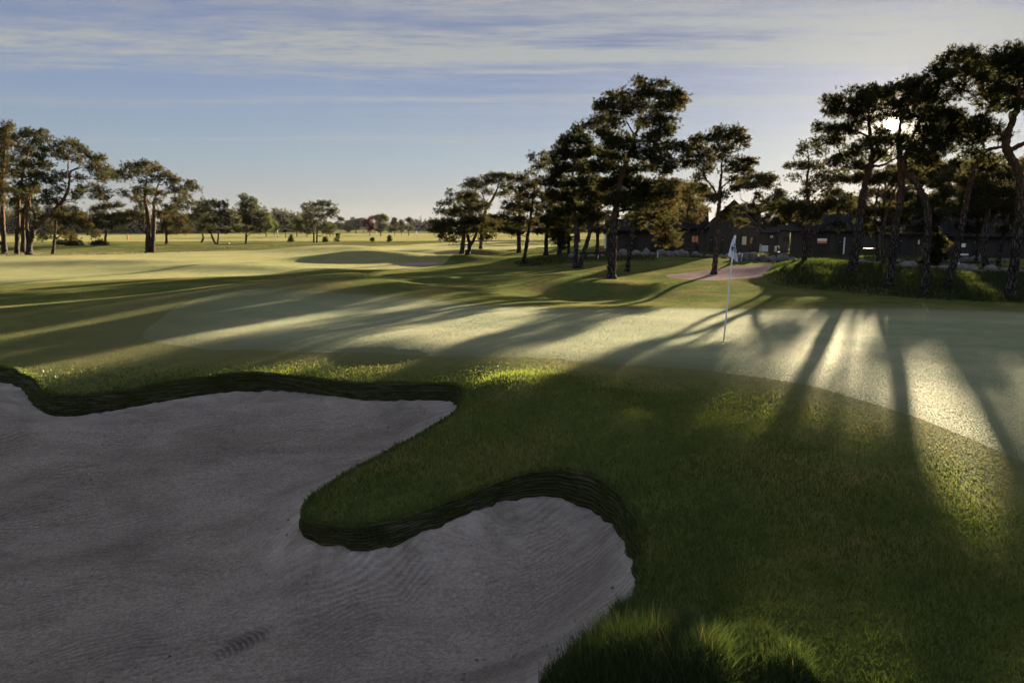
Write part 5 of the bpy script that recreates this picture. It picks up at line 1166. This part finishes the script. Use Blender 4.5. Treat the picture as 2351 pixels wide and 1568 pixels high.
def blades(P, H, W, rng, lean=.5, seg=1, bias=(0, 0), curl=.5):
    n_ = len(P); az = rng.random(n_)*2*math.pi
    L = np.stack([np.cos(az), np.sin(az), np.zeros(n_)], 1)*(lean*rng.random(n_)**.7)[:, None]; L[:, 0] += bias[0]; L[:, 1] += bias[1]
    fa = rng.random(n_)*2*math.pi; S = np.stack([np.cos(fa), np.sin(fa), np.zeros(n_)], 1)*(W*.5)[:, None]
    U = np.zeros((n_, 3)); U[:, 2] = 1
    Hc = H[:, None]
    if seg == 1:
        mid = P+(U*.5+L*.35)*Hc; tip = P+(U*.95+L)*Hc
        return np.stack([P, mid+S, tip, mid-S], 1).reshape(-1, 3), np.arange(n_*4).reshape(-1, 4), 4
    rows_ = []
    for k in range(seg+1):
        f = k/seg; c_ = P+(U*(f-curl*.35*f*f)+L*(f**1.8))*Hc; w = (1-f**1.6)*.95+.05
        rows_ += [c_-S*w, c_+S*w]
    V = np.stack(rows_, 1).reshape(-1, 3); m_ = 2*(seg+1)
    b = np.arange(n_)[:, None]*m_
    F = np.concatenate([np.concatenate([b+2*k, b+2*k+1, b+2*k+3, b+2*k+2], 1) for k in range(seg)])
    return V, F, m_
def grass_obj(name, parts, mat):
    Vs, Fs, Ts, o_ = [], [], [], 0
    for (V, F, m_), t in parts:
        Vs.append(V); Fs.append(F+o_); Ts.append(np.repeat(t, m_)); o_ += len(V)
    me = np_mesh(name, np.concatenate(Vs), np.concatenate(Fs)); add_attr(me, 'tint', np.concatenate(Ts))
    return tag(obj(name, me, M[mat]), kind='stuff')
rg = np.random.default_rng(77)
dcen = np.hypot(cen[:, 0], cen[:, 1]); ang = np.arctan2(cen[:, 0], cen[:, 1])
near = (reg == 0) & (dcen < 15.5) & (dcen > 1.6) & (ang > math.radians(-48)) & (ang < math.radians(62))
def dens_near(c_):
    d = np.hypot(c_[:, 0], c_[:, 1]); return np.clip(GRASS_D*(3/d)**2, 0, 15000)*(1-smooth01(12.5, 15.5, d))
P = scatter_tris(TF[near], dens_near, rg); d = np.hypot(P[:, 0], P[:, 1])
dg = near_dist(GREEN[::2], P[:, 0], P[:, 1]); kp = rg.random(len(P)) < .06+.94*smooth01(.1, 1.7, dg); P, d, dg = P[kp], d[kp], dg[kp]; dl = near_dist(LIP[::4], P[:, 0], P[:, 1])
patch = vnoise(P[:, 0]*1.7, P[:, 1]*1.7)+.6*vnoise(P[:, 0]*5, P[:, 1]*5)
H = (.012+.026*smooth01(.1, 1.8, dg)+.012*smooth01(.5, 3, dg))*(.7+.6*rg.random(len(P)))*(1+.5*patch)
H += .012*(1-smooth01(0, .6, dl))
W = np.clip(.0011*d, .0032, .02)*(.7+.6*rg.random(len(P)))
dryz = vnoise(P[:, 0]*.5+8, P[:, 1]*.5)+.5*vnoise(P[:, 0]*1.4, P[:, 1]*1.4+5)
tint = np.clip(.26+.42*dryz+.34*(1-smooth01(.2, 2.0, dg))+.13*rg.normal(0, 1, len(P))+.12*smooth01(2.5, 5, P[:, 0]), 0, 1)
grass_obj('short_grass', [(blades(P, H, W, rg, .75), tint)], 'turf_blade')
# longer fringe along the bunker edge
k = rg.integers(0, len(LIP), 26000); f = rg.random(len(k))[:, None]; Q = LIP[k]*(1-f)+LIP[(k+1) % len(LIP)]*f
hface = np.clip((LIP[k, 2]-SND[k, 2])/.2, 0, 1)
Q[:, :2] -= nrm[k]*(np.abs(rg.normal(0, .05, len(k)))-.012)[:, None]; dq = np.hypot(Q[:, 0], Q[:, 1]); v_ = (dq < 16) & (np.abs(np.arctan2(Q[:, 0], Q[:, 1])) < .85)
Q = Q[v_]; dq = dq[v_]; Q[:, 2] = Q[:, 2]-.004
fr = (blades(Q, (.022+.03*rg.random(len(Q))), np.clip(.001*dq, .003, .014), rg, .8), np.clip(.3+.2*rg.normal(0, 1, len(Q)), 0, 1))
k = rg.integers(0, len(LIP), 30000); f = rg.random(len(k))[:, None]; Q = LIP[k]*(1-f)+SND[k]*f; Q[:, :2] += nrm[k]*.012
ok = ((LIP[k, 2]-SND[k, 2]) > .12) & (np.hypot(Q[:, 0], Q[:, 1]) < 14); Q = Q[ok]; k = k[ok]; bx = nrm[k]
V, F, m_ = blades(Q, .012+.022*rg.random(len(Q)), np.full(len(Q), .006), rg, .5); V += np.repeat(np.column_stack([bx, np.zeros(len(bx))])*.008, 4, 0)*np.tile([0, 1, 2, 1], len(Q))[:, None]
grass_obj('edge_grass', [fr, ((V, F, m_), np.clip(.12+.12*rg.normal(0, 1, len(Q)), 0, 1))], 'turf_blade')
# tall tussocks in the near corner of the bunker
TUS = np.array([hit(u, v, 2.)[:2] for u, v in [(1235,1580),(1300,1520),(1370,1460),(1410,1410),(1470,1398),(1530,1440),(1640,1445),(1740,1440),(1800,1490),(1880,1580),(1700,1640),(1400,1640)]])
lo, hi = TUS.min(0), TUS.max(0); Q = rg.random((60000, 2))*(hi-lo)+lo; Q = Q[inside(TUS, Q[:, 0], Q[:, 1])]
hum = vnoise(Q[:, 0]*3.1+2, Q[:, 1]*3.1)+.5*vnoise(Q[:, 0]*7, Q[:, 1]*7); ed = near_dist(densify([(a, b, 0) for a, b in TUS], .06)[:, :2], Q[:, 0], Q[:, 1])
Q = Q[: 26000] if len(Q) > 26000 else Q; hum = hum[:len(Q)]; ed = ed[:len(Q)]
Q = np.column_stack([Q, zter(Q[:, 0], Q[:, 1])-.01])
H = (.13+.17*smooth01(-.25, .35, hum))*(.6+.7*rg.random(len(Q)))*(.55+.45*smooth01(0, .25, ed))
grass_obj('tall_grass', [(blades(Q, H, 0.0042*(.7+.8*rg.random(len(Q))), rg, .55, 4, (.12, .05), .6), np.clip(.36+.25*rg.normal(0, 1, len(Q)), 0, .9))], 'long_blade')
# rough on the mound, by the wall and lawns behind
ROU = [([(11.2,30.8),(10.7,28.6),(10.5,26.6),(11.8,24.2),(13.6,22.2),(17,20.7),(24,20.6),(27,33),(19,37),(15.6,36.2),(13.4,35.2),(12.3,32.8)], 420, .24, .016, .2),
       ([(0.5,41),(5,42.5),(8.6,42),(9.6,44),(9,47.5),(4,49),(0,46)], 170, .22, .024, .42), ([(9,50),(12,43.5),(20,41.5),(30,41),(34,52),(20,55),(10,56)], 90, .16, .03, .4), ([(4,50),(16,48),(18,60),(3,60)], 60, .18, .035, .45)]
for poly, dn, hh, ww, tt in ROU:
    PL = np.array(poly); lo, hi = PL.min(0), PL.max(0); Q = rg.random((int(dn*np.prod(hi-lo)), 2))*(hi-lo)+lo; Q = Q[inside(PL, Q[:, 0], Q[:, 1])]
    c_ = vnoise(Q[:, 0]*.9, Q[:, 1]*.9)+.6*vnoise(Q[:, 0]*2.4, Q[:, 1]*2.4); edr = near_dist(densify([(a, b, 0) for a, b in poly], .25)[:, :2], Q[:, 0], Q[:, 1])
    H = hh*(.55+.6*rg.random(len(Q)))*(1+.6*c_)*(.35+.65*smooth01(0, 1.2, edr))
    grass_obj('rough_grass', [(blades(np.column_stack([Q, zter(Q[:, 0], Q[:, 1])-.02]), H, np.full(len(Q), ww)*(.7+.6*rg.random(len(Q))), rg, .7, 2, (-.1, 0)), np.clip(tt+.22*rg.normal(0, 1, len(Q))+.2*c_, 0, 1))], 'shade_blade')
# strip of dry rough between fairway and meadow
c0 = catmull([(-52,58,0),(-40,64,0),(-33,80,0),(-28,100,0),(-18,118,0),(2,134,0),(22,146,0)], 60); c0 = np.array(c0)[:, :2]
k = rg.integers(0, len(c0), 26000); Q = c0[k]+rg.normal(0, 1, (len(k), 2))*np.array([2.2, 3.2])
dq = np.hypot(Q[:, 0], Q[:, 1])
grass_obj('dry_grass', [(blades(np.column_stack([Q, zter(Q[:, 0], Q[:, 1])-.02]), (.07+.10*rg.random(len(Q)))*(1+.8*vnoise(Q[:, 0]*.4, Q[:, 1]*.4)), dq*.00028, rg, .7), rg.random(len(Q))*.6)], 'dry_blade')
# ---------------------------------------------------------------- evening air
hz = MB(); hz.box(-1100, 1100, -60, 1100, -8, 30)
mh, nt = nmat('haze'); n = N(nt)
n('ShaderNodeOutputMaterial', Volume=n('ShaderNodeVolumePrincipled', Color=(.86,.88,.92), Density=.00002, Anisotropy=.4))
tag(hz.build('haze', mh), kind='stuff')
